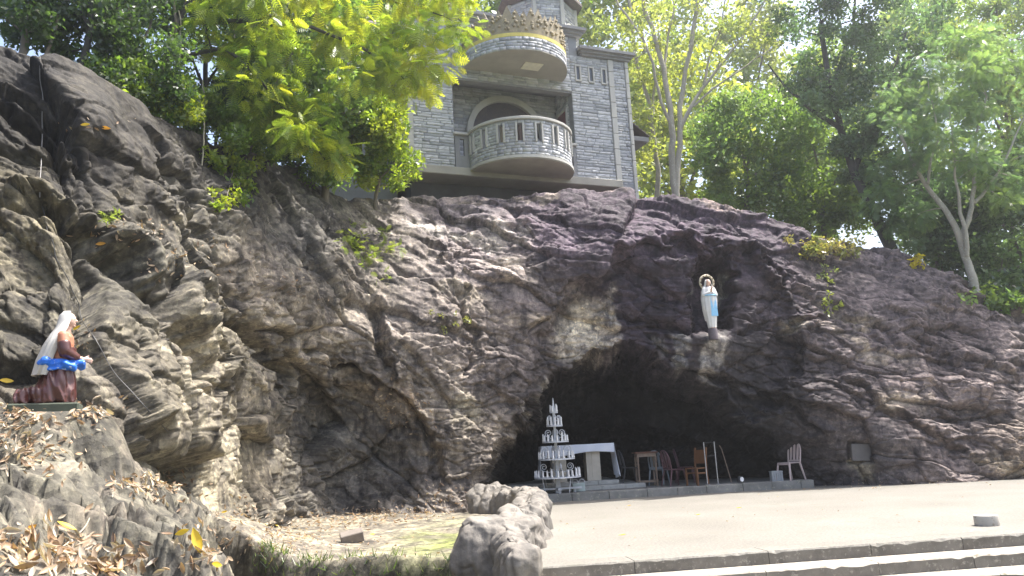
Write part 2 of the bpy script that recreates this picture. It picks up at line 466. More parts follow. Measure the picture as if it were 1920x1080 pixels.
def block_disp(P, deg, seed, k):
    h1, e1, r1 = facets(rotated(P, deg, 3.4, 2.2, 1.35), seed)
    g1 = scoops(rotated(P, deg - 5, 1.9, 1.2, .8), seed + 7)
    h2, e2, r2 = facets(rotated(P, deg, 1.0, .7, .40), seed + 1)
    g2 = scoops(rotated(P, deg + 6, .62, .4, .27), seed + 5)
    h3, e3, r3 = facets(rotated(P, deg + 8, .34, .24, .13), seed + 2)
    g3 = scoops(rotated(P, deg - 6, .17, .12, .075), seed + 3)
    h4, e4, _ = facets(rotated(P, deg + 3, .13, .1, .055), seed + 9)
    global BR1
    BR1 = .5 * r1 + .3 * r2 + .2 * r3
    fr = .30 + 1.05 * smooth01(.5 + .9 * fbm(P * .45, 3, seed + 40))      # broken ground next to smooth slabs
    d = k * (.36 + .04 * (seed < 120)) * h1 + (.20 - .09 * (seed < 120)) * g1 + fr * (k * .17 * h2 + .07 * g2 + (.3 + .7 * k) * (.052 * h3 + .015 * g3 + .013 * h4))
    d -= k * .13 * np.exp(-e1 / .03) + fr * (.06 * np.exp(-e2 / .04) + .028 * np.exp(-e3 / .06))
    return d
wl = smooth01((PX.ravel() - 560) / 420)       # 0 left wall, 1 centre and right
dA = np.zeros(len(Pf)); dB = np.zeros(len(Pf))
mA = wl < 1; mB = wl > 0
rA = np.zeros(len(Pf)); rB = np.zeros(len(Pf))
dA[mA] = block_disp(Pw[mA], -38, 101, 1.0); rA[mA] = BR1
dB[mB] = block_disp(Pw[mB], -14, 131, .62); rB[mB] = BR1
BR = rA * (1 - wl) + rB * wl
disp = dA * (1 - wl) + dB * wl
ridge = 1 - np.abs(fbm(Pf * .55, 5, 61, .55)) * 2
disp += (.34 - .16 * wl) * fbm(Pf * .38, 3, 51) + .05 * ridge
disp += .035 * fbm(Pf * 1.7, 5, 63, .6)
disp = disp.reshape(nr, NC)
# named crevices of the left wall and ledge lines (bearing polyline, half width px, depth m)
CREV = [([(78, 385), (150, 430), (235, 500), (300, 575), (335, 660), (345, 700)], 20, .55),
        ([(190, 430), (250, 520), (290, 600)], 16, .35),
        ([(380, 600), (470, 610), (520, 660), (560, 720)], 12, .40),
        ([(250, 820), (275, 850), (300, 900)], 14, .30),
        ([(700, 590), (725, 640), (740, 690)], 12, .35),
        ([(640, 690), (720, 740), (790, 800), (830, 880)], 10, .30),
        ([(860, 560), (880, 640), (885, 700)], 8, .2),
        ([(1010, 610), (1050, 555), (1130, 515), (1185, 470), (1290, 456)], 9, .22),
        ([(1290, 620), (1200, 590), (1150, 600)], 9, .2),
        ([(1395, 620), (1480, 610), (1560, 600)], 6, .15),
        ([(1350, 700), (1400, 740), (1470, 760), (1540, 800)], 10, .25),
        ([(0, 190), (60, 230), (110, 270)], 12, .3),
        ([(1560, 560), (1640, 620), (1760, 660), (1900, 700)], 7, .15),
        ([(1590, 720), (1700, 790), (1800, 850)], 8, .2)]
for pts, w, dep in CREV:
    d, side = line_dist(QX, QY, pts)
    disp -= dep * np.exp(-(d / w) ** 2)
    disp += dep * .45 * np.exp(-((d - w * 1.6) / (w * 1.0)) ** 2) * (side < 0)
damp = 1 - .75 * back
damp = damp * (1 - .65 * np.exp(-(np.maximum(0, PY - np.interp(PX, SKY_X, SKY_Y)) / 55) ** 2) * smooth01((820 - PX) / 200))
damp = damp * (1 - .55 * smooth01(sdn / .2 + .5))
# keep the statue shelves calm
for sx_, sy_, r_ in ((95, 770, 75), (1336, 634, 34)):
    damp = damp * (1 - .8 * np.exp(-((PX - sx_) ** 2 + (PY - sy_) ** 2) / r_ ** 2))
R3 = R3 - N3 * 0
sgn = np.sign((N3[NR // 2, NC // 2] @ np.array([0, -1, 0.])))
R3 = R3 + N3 * sgn * (disp * damp)[..., None]
ROCKV = R3

# ---- colour of the stone: mineral and soot stains, with some shade painted in
base = np.array([
 # px, py, colour
 (0, 120, .075, .068, .058), (250, 260, .085, .077, .066), (420, 340, .10, .095, .085), (40, 420, .20, .18, .125), (60, 600, .15, .14, .11), (0, 800, .22, .20, .16),
 (250, 520, .12, .115, .095), (350, 450, .20, .185, .15), (400, 620, .27, .245, .19), (330, 760, .28, .255, .20), (400, 880, .28, .255, .195), (480, 520, .24, .21, .175),
 (560, 430, .17, .16, .15), (640, 560, .22, .195, .165), (720, 700, .22, .195, .165), (620, 850, .11, .105, .095), (740, 860, .115, .11, .10), (840, 780, .25, .225, .18),  # dark points here put the left hollow's shade into the colour
 (760, 470, .24, .215, .19), (880, 470, .25, .22, .205), (860, 400, .15, .135, .145), (900, 600, .26, .23, .19), (960, 540, .24, .21, .19), (960, 680, .17, .15, .135), (900, 830, .20, .18, .14),
 (1050, 430, .135, .105, .132), (1200, 420, .108, .080, .108), (1330, 430, .108, .080, .108), (1430, 480, .10, .075, .098), (1250, 560, .10, .078, .104), (1180, 620, .10, .080, .104),
 (1450, 580, .105, .085, .092), (1400, 680, .11, .10, .10), (1200, 760, .025, .026, .03), (1050, 850, .02, .02, .024), (1330, 850, .022, .024, .028), (1400, 760, .04, .04, .043), (1440, 850, .04, .04, .044), (1540, 840, .075, .069, .07),  # cave points near black: soot with the cave's shade painted in
 (1560, 520, .15, .125, .12), (1650, 560, .16, .135, .13), (1600, 680, .17, .145, .135), (1700, 760, .20, .168, .145), (1800, 640, .165, .135, .125), (1880, 720, .19, .16, .14), (1780, 860, .20, .17, .15), (1900, 850, .25, .21, .16), (1640, 860, .13, .12, .115),
])
bc = base[:, :2] / 200; BX = (QX / 200).ravel(); BY = (QY / 200).ravel()
num = np.zeros((len(BX), 3), np.float32); den = np.zeros(len(BX), np.float32)
for i in range(len(base)):
    w = 1 / (((BX - bc[i, 0]) ** 2 + (BY - bc[i, 1]) ** 2) ** 1.6 + .004)
    num += w[:, None] * base[i, 2:]; den += w
tint = num / den[:, None]; tint = tint * (np.array((.97, .97, .97)) * (1 - wl[:, None]) + wl[:, None] * np.array((1.06, 1.03, 1.14))) * (np.interp(QX.ravel(), [0, 300, 600, 850, 1050, 1450, 1650], [.60, .86, .88, .90, .60, .56, .84]) * np.interp((QY - np.interp(QX, SKY_X, SKY_Y)).ravel() + np.maximum(0, QX.ravel() - 430) * 2, [0, 220, 380], [.50, .60, .98]))[:, None]  # darker below the left skyline: stained rock plus foliage shade in the colour
def blob(px, py, rx, ry, ang, colr, k=1.0):
    global tint
    a = math.radians(ang); dx = (QX - px).ravel(); dy = (QY - py).ravel()
    u = (dx * math.cos(a) + dy * math.sin(a)) / rx; v = (-dx * math.sin(a) + dy * math.cos(a)) / ry
    w = smooth01(1.5 - np.sqrt(u * u + v * v) * 1.2)[:, None] * k
    tint = tint * (1 - w) + np.array(colr) * w
PALE = (.62, .56, .48)
blob(1095, 615, 50, 64, 12, PALE, 1.0); blob(1150, 600, 13, 62, 0, (.55, .50, .46), .9); blob(1345, 675, 17, 56, 0, (.40, .38, .37), .9)
blob(1285, 660, 15, 38, 0, (.34, .33, .33), .85); blob(1240, 650, 14, 22, 0, (.25, .24, .24), .6); blob(1376, 520, 9, 36, 0, (.34, .33, .29), .9)
blob(1316, 535, 9, 34, 0, (.26, .25, .24), .7); blob(1018, 745, 6, 26, 0, (.5, .48, .45), .9); blob(992, 765, 7, 20, 0, (.45, .43, .4), .8)
blob(1640, 650, 100, 15, 22, (.34, .29, .24), .75); blob(1690, 750, 60, 26, 15, (.40, .34, .27), .75); blob(1500, 605, 34, 16, 0, (.30, .27, .22), .7)
blob(1620, 880, 30, 22, 0, (.34, .31, .24), .85); blob(1880, 870, 70, 20, 10, (.36, .30, .22), .7); blob(1600, 590, 70, 12, 25, (.3, .26, .22), .6)
blob(900, 440, 90, 22, 6, (.42, .38, .36), .8); blob(950, 500, 70, 18, 8, (.42, .37, .33), .75); blob(810, 430, 60, 16, 0, (.46, .43, .41), .75); blob(985, 590, 60, 16, 4, (.40, .34, .28), .7)
blob(860, 560, 60, 20, 15, (.35, .31, .25), .6); blob(880, 770, 40, 40, 0, (.34, .31, .24), .7); blob(760, 760, 46, 36, 35, (.36, .29, .22), .7)
blob(1350, 380, 60, 8, 10, (.32, .25, .23), .7); blob(1000, 368, 200, 7, 0, (.34, .29, .25), .7); blob(1110, 690, 60, 12, -20, (.22, .21, .19), .6)
fine = (np.clip(1 + .3 * fbm(Pf * 2.2, 4, 77, .6), .45, 1.7) * (.55 + .9 * BR))[:, None]
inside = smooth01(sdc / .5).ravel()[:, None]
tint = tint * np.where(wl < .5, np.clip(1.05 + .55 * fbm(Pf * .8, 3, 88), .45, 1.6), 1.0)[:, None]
tint = tint * fine * (1 - inside) + inside * (np.array((.018, .018, .020)) * fine)  # interior near black: cave shade added to the soot tint
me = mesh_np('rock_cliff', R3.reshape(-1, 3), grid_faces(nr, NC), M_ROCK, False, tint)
rock = link('rock_cliff', me)
tag(rock, kind='structure')
GRIDPX, GRIDPY = PX, PY
def rock_point(px, py):
    """point of the finished rock face seen at a bearing of the photograph"""
    i = int(np.argmin((GRIDPX - px) ** 2 + (GRIDPY - py) ** 2))
    return Vector(ROCKV.reshape(-1, 3)[i])

# ================================================================== LOW GROUND ON THE LEFT (slabs, earth)
TC = [(-400, 1080, 3.4), (-400, 950, 4.6), (-200, 1080, 4.0), (-200, 950, 5.4), (-200, 850, 6.6), (0, 1200, 3.7), (0, 1080, 4.6), (0, 960, 5.8), (0, 860, 7.2), (0, 800, 8.2), (150, 1200, 3.7), (150, 1080, 4.8), (150, 1000, 5.8), (150, 900, 7.3), (150, 830, 8.4),
      (300, 1200, 3.8), (300, 1080, 5.2), (300, 1010, 7.0), (300, 950, 8.8), (300, 905, 10.2), (420, 1160, 4.2), (430, 1080, 5.6), (430, 1035, 7.6), (440, 990, 11), (450, 965, 14)]
tcp = [at(a, b, c) for a, b, c in TC]
for a, b, z in ((560, 1045, .02), (600, 1010, .03), (600, 975, .12), (700, 1045, .0), (700, 1000, .0), (720, 965, .1), (840, 1045, 0), (840, 1000, 0), (850, 960, 0), (960, 1000, -.02), (960, 960, -.02), (500, 1000, .12), (500, 960, .3)):
    tcp.append(on_z(a, b, z))
tcp = np.array(tcp)
W_T = tps_fit(tcp[:, :2], tcp[:, 2], .02)
gx = np.concatenate([np.linspace(-9.5, -5, 90, endpoint=False), np.linspace(-5, .5, 230)])
gy = np.concatenate([np.linspace(2.6, 9, 300, endpoint=False), np.linspace(9, 20.6, 260)])
GX, GY = np.meshgrid(gx, gy)
GZ = tps_eval(tcp[:, :2], W_T, np.stack([GX.ravel(), GY.ravel()], -1)).reshape(GX.shape)
Pg = np.stack([GX.ravel(), GY.ravel(), GZ.ravel()], -1).astype(np.float32)
wz = fbm(Pg * .8, 4, 201).reshape(GX.shape)
# slab side and bank edge: beyond them the ground drops to the lower path
edge_x = np.interp(GY, [2.6, 4.5, 6, 8, 10, 11.2, 12.3], [-1.05, -1.45, -2.0, -2.7, -3.4, -3.9, -4.4]) + wz * .35
slab = smooth01((edge_x - GX) / .35)
bank = smooth01((GY - np.interp(GX, [-4.2, -3, -1, .5], [12.0, 11.6, 11.0, 10.4]) - wz * .25) / .22)
up = np.maximum(slab, bank)
wslab = smooth01((np.interp(GY, [2.6, 6, 10, 13, 20], [-.8, -1.7, -3.1, -4.3, -5.0]) - GX) / .8)
a_ = Pg.copy(); a_ += np.stack([fbm(Pg * .9, 3, 207)] * 3, -1) * .3
def rot_z(P, deg, sx, sy, sz):
    a = math.radians(deg); c, s = math.cos(a), math.sin(a)
    return np.stack([(P[:, 0] * c + P[:, 1] * s) / sx, (-P[:, 0] * s + P[:, 1] * c) / sy, P[:, 2] / sz], -1)
h1, e1, q1_ = facets(rot_z(a_, -35, 1.7, .8, 1.0), 211)
h2, e2, q2_ = facets(rot_z(a_, -30, .6, .3, .5), 212)
h3, e3, _ = facets(rot_z(a_, -30, .22, .12, .2), 213)
dz = (.20 * h1 + .11 * h2 + .045 * h3 + .05 * scoops(rot_z(a_, -30, .9, .5, .7), 218) + .03 * scoops(rot_z(a_, -30, .16, .1, .12), 219) - .10 * np.exp(-e1 / .05) - .03 * np.exp(-e2 / .06) + .12 * fbm(Pg * .7, 4, 215) + .03 * fbm(Pg * 4, 4, 216)).reshape(GX.shape)
flat = (.035 * fbm(Pg * 1.1, 4, 221) + .012 * fbm(Pg * 6, 3, 222)).reshape(GX.shape)
GZ = GZ + dz * wslab + flat * (1 - wslab)
low = -.47 + flat
GZ = GZ * up + low * (1 - up) + (dz * .5) * (up * (1 - up) * 2)
for (qx, qy, r_) in ((-.45, 11.2, .9),):
    pass
KP = at(97, 757, 8.35)          # shelf that carries the kneeling statue
wsh = smooth01(1.9 - np.sqrt(((GX - KP[0] + .1) / .62) ** 2 + ((GY - KP[1]) / .40) ** 2))
GZ = GZ * (1 - wsh) + (KP[2] - .105 + .25 * flat) * wsh
# long open cracks across the near slabs
zc_ = GY * CP + (GZ - EYE) * SP; uy_ = (GZ - EYE) * CP - GY * SP
TPX = 960 + FPX * (GX * CT - uy_ * ST) / zc_; TPY = 540 - FPX * (GX * ST + uy_ * CT) / zc_
TPX = TPX + wz * 14
for pts, w, dep in (([(15, 895), (90, 925), (165, 962)], 7, .10), ([(100, 968), (150, 985), (215, 1005), (300, 1035), (350, 1062)], 9, .16), ([(235, 968), (300, 1000), (350, 1030)], 8, .12), ([(200, 850), (215, 880), (260, 905)], 8, .10), ([(60, 960), (75, 1040)], 6, .08), ([(330, 950), (420, 1000), (450, 1040)], 7, .10)):
    d_, sd2 = line_dist(TPX, TPY, pts)
    GZ = GZ - dep * np.exp(-(d_ / w) ** 2) + dep * .5 * np.exp(-((d_ - w * 1.8) / (w * 1.3)) ** 2) * (sd2 < 0)
TERV = np.stack([GX, GY, GZ], -1)
tcol = np.zeros((GX.size, 3), np.float32)
rockc = np.array((.115, .11, .09)); dkc = np.array((.12, .115, .095)); earth = np.array((.22, .202, .165))
nn = fbm(Pg * 1.1, 4, 231)[:, None]
tcol[:] = rockc * (1 + .35 * nn) * (.6 + .5 * q1_ + .35 * q2_)[:, None]
pt_ = smooth01(fbm(Pg * 1.9, 4, 237, .6) * 1.6 - .1)[:, None]; tcol = tcol * (1 - pt_) + pt_ * np.array((.21, .19, .155)) * (1 + .25 * nn)
tcol = tcol * wslab.reshape(-1, 1) + (1 - wslab.reshape(-1, 1)) * earth * (1 + .18 * nn)
face = (1 - up).reshape(-1, 1) * smooth01((up.reshape(-1, 1)) * 4)
lowm = smooth01((1 - up) * 3.2).reshape(-1, 1)
tcol = tcol * (1 - lowm) + lowm * np.array((.075, .07, .055)) * (1 + .3 * nn)  # bank face and low ground darkened: their shade painted into the colour
moss = np.exp(-((GX + 1.25 + .25 * wz) / .75) ** 2 - ((GY - 13.8) / 2.6) ** 2).reshape(-1, 1) * smooth01(.75 + nn)
moss = moss * bank.reshape(-1, 1)
tcol = tcol * (1 - moss * .85) + moss * .85 * np.array((.19, .235, .055))
ter = link('rock_slope', mesh_np('rock_slope', TERV.reshape(-1, 3), grid_faces(*GX.shape), M_ROCK, True, tcol))
tag(ter, kind='structure')
def ground_z(x, y):
    i = int(np.clip(np.searchsorted(gy, y), 0, len(gy) - 1)); j = int(np.clip(np.searchsorted(gx, x), 0, len(gx) - 1))
    return float(TERV[i, j, 2])

# ================================================================== GROUND, PLAZA, STEPS, CAVE FLOOR
M_EARTH = worn('earth', (.16, .14, .105), (.10, .09, .07), 1.2, .95, .6, .03)
M_GREENGROUND = worn('grass_ground', (.06, .085, .03), (.09, .08, .04), .6, .95, .6, .05)
def sheet(name, pts, z, mat, kind='structure'):
    m_ = MB(); m_.add([(x, y, z) for x, y in pts], [tuple(range(len(pts)))])
    o = m_.build(name, mat); tag(o, kind=kind); return o
sheet('ground', [(-300, -300), (300, -300), (300, 300), (-300, 300)], -.5, M_GREENGROUND)

def concrete():
    m, nt, b, out = new_mat('plaza_concrete')
    f1, _ = noise_fac(nt, .55, 8, .6, .3, .7)
    f2, r2 = noise_fac(nt, 26, 6, .7, .35, .68)
    f3, _ = noise_fac(nt, 2.2, 9, .72, .50, .66)
    c = mixc(nt, f1, (.178, .167, .145), (.245, .232, .205))
    c = mixc(nt, 1.0, c, mixc(nt, f2, (.60, .60, .59), (1.2, 1.19, 1.18)), 'MULTIPLY')
    c = mixc(nt, f3, c, (.16, .152, .125))
    nt.links.new(c, b.inputs['Base Color']); b.inputs['Roughness'].default_value = .9
    bump(nt, b, r2, .5, .01)
    return m
M_CONC = concrete()
M_RISER = worn('shaded_step', (.20, .185, .16), (.11, .10, .085), 3.5, .92, .5, .01, spots=(.30, .28, .24))  # sides darker than tops: riser shade put into the weathered concrete colour
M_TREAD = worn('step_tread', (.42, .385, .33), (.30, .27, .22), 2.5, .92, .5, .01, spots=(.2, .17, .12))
# front edge of the plaza runs from EL to ER
EL = Vector((.08, 9.97, 0)); ER = Vector((6.39, 10.78, 0)); ed = (ER - EL).normalized(); en = Vector((-ed.y, ed.x, 0))
S0 = EL - ed * .2
plz = [S0 + en * .30, S0 + ed * 16 + en * .30, S0 + ed * 17 + en * 14, Vector((7.5, 24, 0)), Vector((-.2, 22.6, 0)), Vector((-.6, 19, 0)), Vector((-.35, 14, 0))]
m_ = MB(); m_.prism([(p.x, p.y) for p in plz], -.48, 0.0)
plaza = m_.build('plaza', M_CONC); tag(plaza, kind='structure')
steps = empty('plaza_steps', S0, math.atan2(ed.y, ed.x)); tag(steps, kind='structure')
for k in range(3):
    ztop = -.15 * k; y1 = .30 - .43 * k; x = 0.0 if k == 0 else -.25
    while x < 15.5:
        L = random.choice((1.05, 1.3, 1.55)); L = L * random.uniform(.92, 1.08)
        b = MB(); rg = []; n_ = max(4, int(L / .09))
        for q in range(n_ + 1):           # worn, chipped nosing
            xx = x + .004 + (L - .008) * q / n_; chip = random.random() ** 6 * .03; j1, j2 = random.uniform(-.004, .004), random.uniform(-.003, .003)
            rg.append([(xx, y1 - .42 + j1, -.49), (xx, y1 - .42 + j1, ztop - .016 - chip), (xx, y1 - .405 + chip, ztop + j2), (xx, y1 - .003, ztop + j2 * .3), (xx, y1 - .003, -.49)])
        b.loft(rg)
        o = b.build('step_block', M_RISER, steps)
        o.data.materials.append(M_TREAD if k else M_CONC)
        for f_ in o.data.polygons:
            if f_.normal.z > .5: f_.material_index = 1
        x += L
# cave floor with stone edging, altar dais
M_LEDGE = worn('ledge_stone', (.27, .265, .25), (.13, .13, .12), 2.2, .9, .5, .01, spots=(.36, .36, .28))
LL = Vector((.55, 21.42, 0)); LR = Vector((7.7, 21.86, 0)); ld = (LR - LL).normalized(); ln = Vector((-ld.y, ld.x, 0)); LA = math.atan2(ld.y, ld.x)
plat = empty('cave_platform', LL, LA); tag(plat, kind='structure')
b = MB(); b.box(-1.6, .36, -.1, 7.1, 8.2, .195); b.build('platform_floor', worn('cave_floor', (.20, .195, .185), (.13, .125, .12), 1.5, .85, .3, .01), plat)
x = -1.0
while x < 7.1:
    L = random.uniform(.7, 1.1); x2 = min(x + L, 7.15)
    if x2 - x > .15:
        b = MB(); b.box(x + .004, random.uniform(0, .015), -.08, x2 - .004, .355, .2 + random.uniform(-.004, .004)); b.build('edging_block', M_LEDGE, plat, bevel=.014)
    x = x2
dais = empty('altar_dais', tuple(LL + ld * .0 + ln * .9) , LA); tag(dais, kind='structure')
M_DAIS = worn('dais_stone', (.42, .42, .40), (.28, .28, .26), 3, .85, .3, .006, spots=(.2, .2, .17))
for zz0, zz1, x0, x1, y0 in ((.195, .31, -.9, 2.9, .0), (.31, .42, -.9, 2.25, .36)):
    x = x0
    while x < x1:
        L = random.uniform(.5, .75); x2 = min(x + L, x1)
        if x2 - x > .1:
            b = MB(); b.box(x + .003, y0 + random.uniform(0, .01), zz0, x2 - .003, y0 + .34, zz1); b.build('dais_block', M_DAIS, dais, bevel=.01)
        x = x2
    b = MB(); b.box(x0, y0 + .345, zz0, x1, 3.6, zz1 - .004); b.build('dais_fill', M_DAIS, dais)

# ================================================================== CHAPEL ON THE ROCK
CA = math.radians(21.5)
chapel = empty('chapel', tuple(at(766, 308, 22.6)), CA)
tag(chapel, 'grey slate-clad chapel with half-round balconies standing on top of the rock', 'chapel')
STONEC = [(.42, .43, .455), (.50, .51, .535), (.46, .47, .49), (.57, .575, .60), (.34, .35, .375), (.52, .525, .54), (.48, .48, .485), (.44, .45, .475)]
def stone_mat():
    m, nt, b, out = new_mat('slate_stone')
    a = nd(nt, 'ShaderNodeVertexColor', layer_name='Col')
    f1, r1 = noise_fac(nt, 3.0, 8, .7, .3, .7, coord='Object')
    c = mixc(nt, 1.0, a.outputs[0], mixc(nt, f1, (.75, .75, .76), (1.2, 1.2, 1.18)), 'MULTIPLY')
    f2, _ = noise_fac(nt, 1.1, 7, .65, .48, .68, coord='Generated', stretch=(3, 3, 1)); c = mixc(nt, 1.0, c, mixc(nt, f2, (1, 1, 1), (.7, .7, .72)), 'MULTIPLY')
    nt.links.new(c, b.inputs['Base Color']); b.inputs['Roughness'].default_value = .75
    bump(nt, b, r1, .5, .01); return m
M_STONE = stone_mat()
M_JOINT = worn('wall_mortar', (.29, .30, .32), (.23, .24, .255), 4, .95, .2, .01)
M_TRIM = worn('cream_trim', (.52, .51, .47), (.40, .39, .37), 2, .8, .15, .004, stretch=(1, 1, .25))
M_SOFFIT = worn('soffit_plaster', (.40, .38, .33), (.29, .275, .24), 1.4, .9, .15, .004)
M_CORN = worn('cornice_plaster', (.30, .30, .30), (.20, .20, .21), 2.2, .85, .2, .006, stretch=(1, 1, .3))
M_DARKPL = worn('dark_plaster', (.13, .13, .135), (.08, .08, .085), 1.5, .9, .2, .01)  # darker plaster for plinth, bracket and shaft
M_TILE = worn('roof_tile', (.17, .135, .12), (.10, .085, .08), 5, .8, .3, .01)
M_BRONZE = worn('bronze_relief', (.36, .29, .17), (.20, .17, .12), 8, .6, .4, .01, spots=(.50, .41, .22))
M_YELLOW = plain('yellow_band', (.62, .52, .12), .6)
M_GLASSD = plain('dark_glass', (.05, .06, .075), .15)
M_RED = plain('red_door', (.17, .045, .05), .5)
def courses(w0, w1, z0, z1, holes=(), hmin=.07, hmax=.13, lmin=.22, lmax=.62, seed=1):
    R = random.Random(seed); out = []; z = z0
    while z < z1 - .02:
        h = R.uniform(hmin, hmax); zt = min(z + h, z1)
        if z1 - zt < .03: zt = z1
        x = w0 - R.uniform(0, .3)
        while x < w1:
            L = R.uniform(lmin, lmax); xa, xb = max(x, w0), min(x + L, w1); x += L
            if xb - xa < .05: continue
            segs = [(xa, xb)]
            for (hx0, hx1, hz0, hz1) in holes:
                if zt > hz0 + .005 and z < hz1 - .005:
                    ns = []
                    for s0, s1 in segs:
                        if s1 <= hx0 or s0 >= hx1: ns.append((s0, s1))
                        else:
                            if s0 < hx0: ns.append((s0, hx0))
                            if s1 > hx1: ns.append((hx1, s1))
                    segs = ns
            for s0, s1 in segs:
                if s1 - s0 > .05: out.append((s0, s1, z, zt))
        z = zt
    return out
# unit stone: x,z in 0..1, proud in -y; irregular face, colour in the mesh
stone_meshes = []
for ci, cc in enumerate(STONEC):
    R = random.Random(ci + 50)
    g = .03
    vsn = [(g, 0, g * 2), (1 - g, 0, g * 2), (1 - g, 0, 1 - g * 2), (g, 0, 1 - g * 2)]
    fr = [(x + R.uniform(.004, .03) * (1 if x < .5 else -1), -R.uniform(.45, 1.0), z + R.uniform(.02, .12) * (1 if z < .5 else -1)) for x, _, z in vsn]
    me_ = mesh_np('stone', vsn + fr, [(4, 5, 6, 7), (0, 1, 5, 4), (1, 2, 6, 5), (2, 3, 7, 6), (3, 0, 4, 7)], M_STONE, False, np.array([cc] * 8))
    stone_meshes.append(me_)
stuffV, stuffF, stuffC = [], [], []
def stone_stuff(rects, fn, seed=3, depth=.04):
    R = random.Random(seed)
    for (a, b_, c, d) in rects:
        g = .006; k = len(stuffV); t = R.uniform(.3, 1) * depth; cc = R.choice(STONEC)
        for (u_, z_, dd) in ((a + g, c + g, 0), (b_ - g, c + g, 0), (b_ - g, d - g, 0), (a + g, d - g, 0),
                             (a + g * 2, c + g * 2, t * R.uniform(.6, 1.2)), (b_ - g * 2, c + g * 2, t * R.uniform(.6, 1.2)), (b_ - g * 2, d - g * 2, t * R.uniform(.6, 1.2)), (a + g * 2, d - g * 2, t * R.uniform(.6, 1.2))):
            stuffV.append(fn(u_, z_, dd)); stuffC.append(cc)
        stuffF.extend([(k + 4, k + 5, k + 6, k + 7), (k, k + 1, k + 5, k + 4), (k + 1, k + 2, k + 6, k + 5), (k + 2, k + 3, k + 7, k + 6), (k + 3, k, k + 4, k + 7)])
# ---- walls (backing) in chapel coordinates: x along the front, y inwards, z up from the slab
W = MB()
W.box(0, 0, 0, 1.45, .3, 4.95)            # left pier
W.box(5.55, 0, 0, 7.6, .3, 4.3)           # right wing
W.box(1.45, 0, 2.98, 5.55, .3, 4.95)      # over the recess
W.box(5.552, .005, 4.3, 5.85, 2.0, 4.95)
W.box(1.45, 1.3, 0, 5.55, 1.5, 3.35)      # back of the recess
W.box(1.2, .3, 0, 1.449, 1.5, 3.35); W.box(5.551, .3, 0, 5.8, 1.5, 3.35)
W.box(.01, .3, 0, .25, 6, 4.9); W.box(7.35, .3, -.9, 7.59, 6, 4.25); W.box(.25, 5.8, 0, 7.35, 6, 4.25)
W.box(7.0, -.02, -1.0, 7.6, .28, -.002)
W.build('wall', M_JOINT, chapel)
b = MB(); b.box(1.45, .3, 3.352, 5.55, 1.3, 3.5); b.box(1.45, .02, 2.93, 5.55, .29, 2.978); b.build('recess_ceiling', M_CORN, chapel)
b = MB(); b.box(-.12, -.14, -.26, 7.12, 4, -.003); b.build('floor_slab', M_SOFFIT, chapel, bevel=.02)
b = MB(); b.box(.25, .75, -2.2, 6.95, 4, -.262); b.build('plinth', M_DARKPL, chapel)
b = MB()
for (x0, x1, z) in ((-.28, 6.08, 4.95), (5.86, 7.88, 4.3)):
    y1 = 2.0
    b.box(x0 + .1, -.12, z, x1 - .1, y1, z + .07); b.box(x0 + .03, -.2, z + .072, x1 - .03, y1, z + .15); b.box(x0 - .04, -.3, z + .152, x1 + .04, y1, z + .25)
b.build('cornice', M_CORN, chapel)
b = MB(); b.box(-.05, 1.2, 4.1, 7.5, 6, 4.29); b.box(.0, 2.0, 4.95, 5.85, 6.0, 5.1); b.build('flat_roof', M_CORN, chapel)
# ---- stones
slits = [(5.74, 5.90, 3.42, 3.92), (6.22, 6.38, 3.42, 3.92), (6.70, 6.86, 3.42, 3.92)]
big = [(r, 0) for r in courses(.17, 1.45, .0, 4.94, seed=11)] + [(r, 0) for r in courses(5.55, 6.95, .0, 4.29, slits, seed=12)] + [(r, 0) for r in courses(7.15, 7.6, -.9, 4.29, seed=13)]
big.sort(key=lambda t: -(t[0][1] - t[0][0]) * (t[0][3] - t[0][2]))
Rs = random.Random(4)
for (r, y) in big[:300]:
    o = link('stone', Rs.choice(stone_meshes), chapel, (r[0], y - .0, r[2]))
    o.scale = (r[1] - r[0], Rs.uniform(.02, .045), r[3] - r[2])
front = lambda y0: (lambda u_, z_, d: (u_, y0 - d, z_))
stone_stuff([r for r, _ in big[300:]], front(0))
stone_stuff(courses(1.45, 5.55, 2.98, 4.94, seed=14), front(0))
stone_stuff(courses(1.45, 5.55, 0, 3.35, seed=15), front(1.3))
stone_stuff(courses(.3, 1.3, 0, 3.35, seed=16, lmax=.45), lambda u_, z_, d: (1.449 + d, u_, z_))
stone_stuff(courses(.3, 1.3, 0, 3.35, [(.42, 1.12, .9, 2.5)], seed=17, lmax=.45), lambda u_, z_, d: (5.551 - d, u_, z_))
stone_stuff(courses(0, 6, 0, 4.9, seed=18), lambda u_, z_, d: (.01 - d, u_, z_))
# side door with frame inside the recess
b = MB(); b.box(5.50, .42, .0, 5.545, 1.12, 2.5); b.build('side_door', M_RED, chapel)
b = MB(); b.box(5.47, .36, 0, 5.548, .42, 2.58); b.box(5.47, 1.12, 0, 5.548, 1.18, 2.58); b.box(5.47, .421, 2.5, 5.548, 1.119, 2.58); b.build('door_frame', M_TRIM, chapel)
# slit windows of the right wing
for (x0, x1, z0, z1) in slits:
    b = MB(); b.box(x0 + .02, -.012, z0, x1 - .02, -.004, z1 - .02); w_ = b.build('slit_window', M_GLASSD, chapel)
    b = MB(); b.box(x0 - .03, -.06, z0 - .05, x0 + .018, 0, z1 + .04); b.box(x1 - .018, -.06, z0 - .05, x1 + .03, 0, z1 + .04); b.box(x0 + .019, -.055, z1 - .02, x1 - .019, 0, z1 + .04); b.box(x0 + .019, -.055, z0 - .05, x1 - .019, 0, z0); b.build('window_frame', M_TRIM, w_)
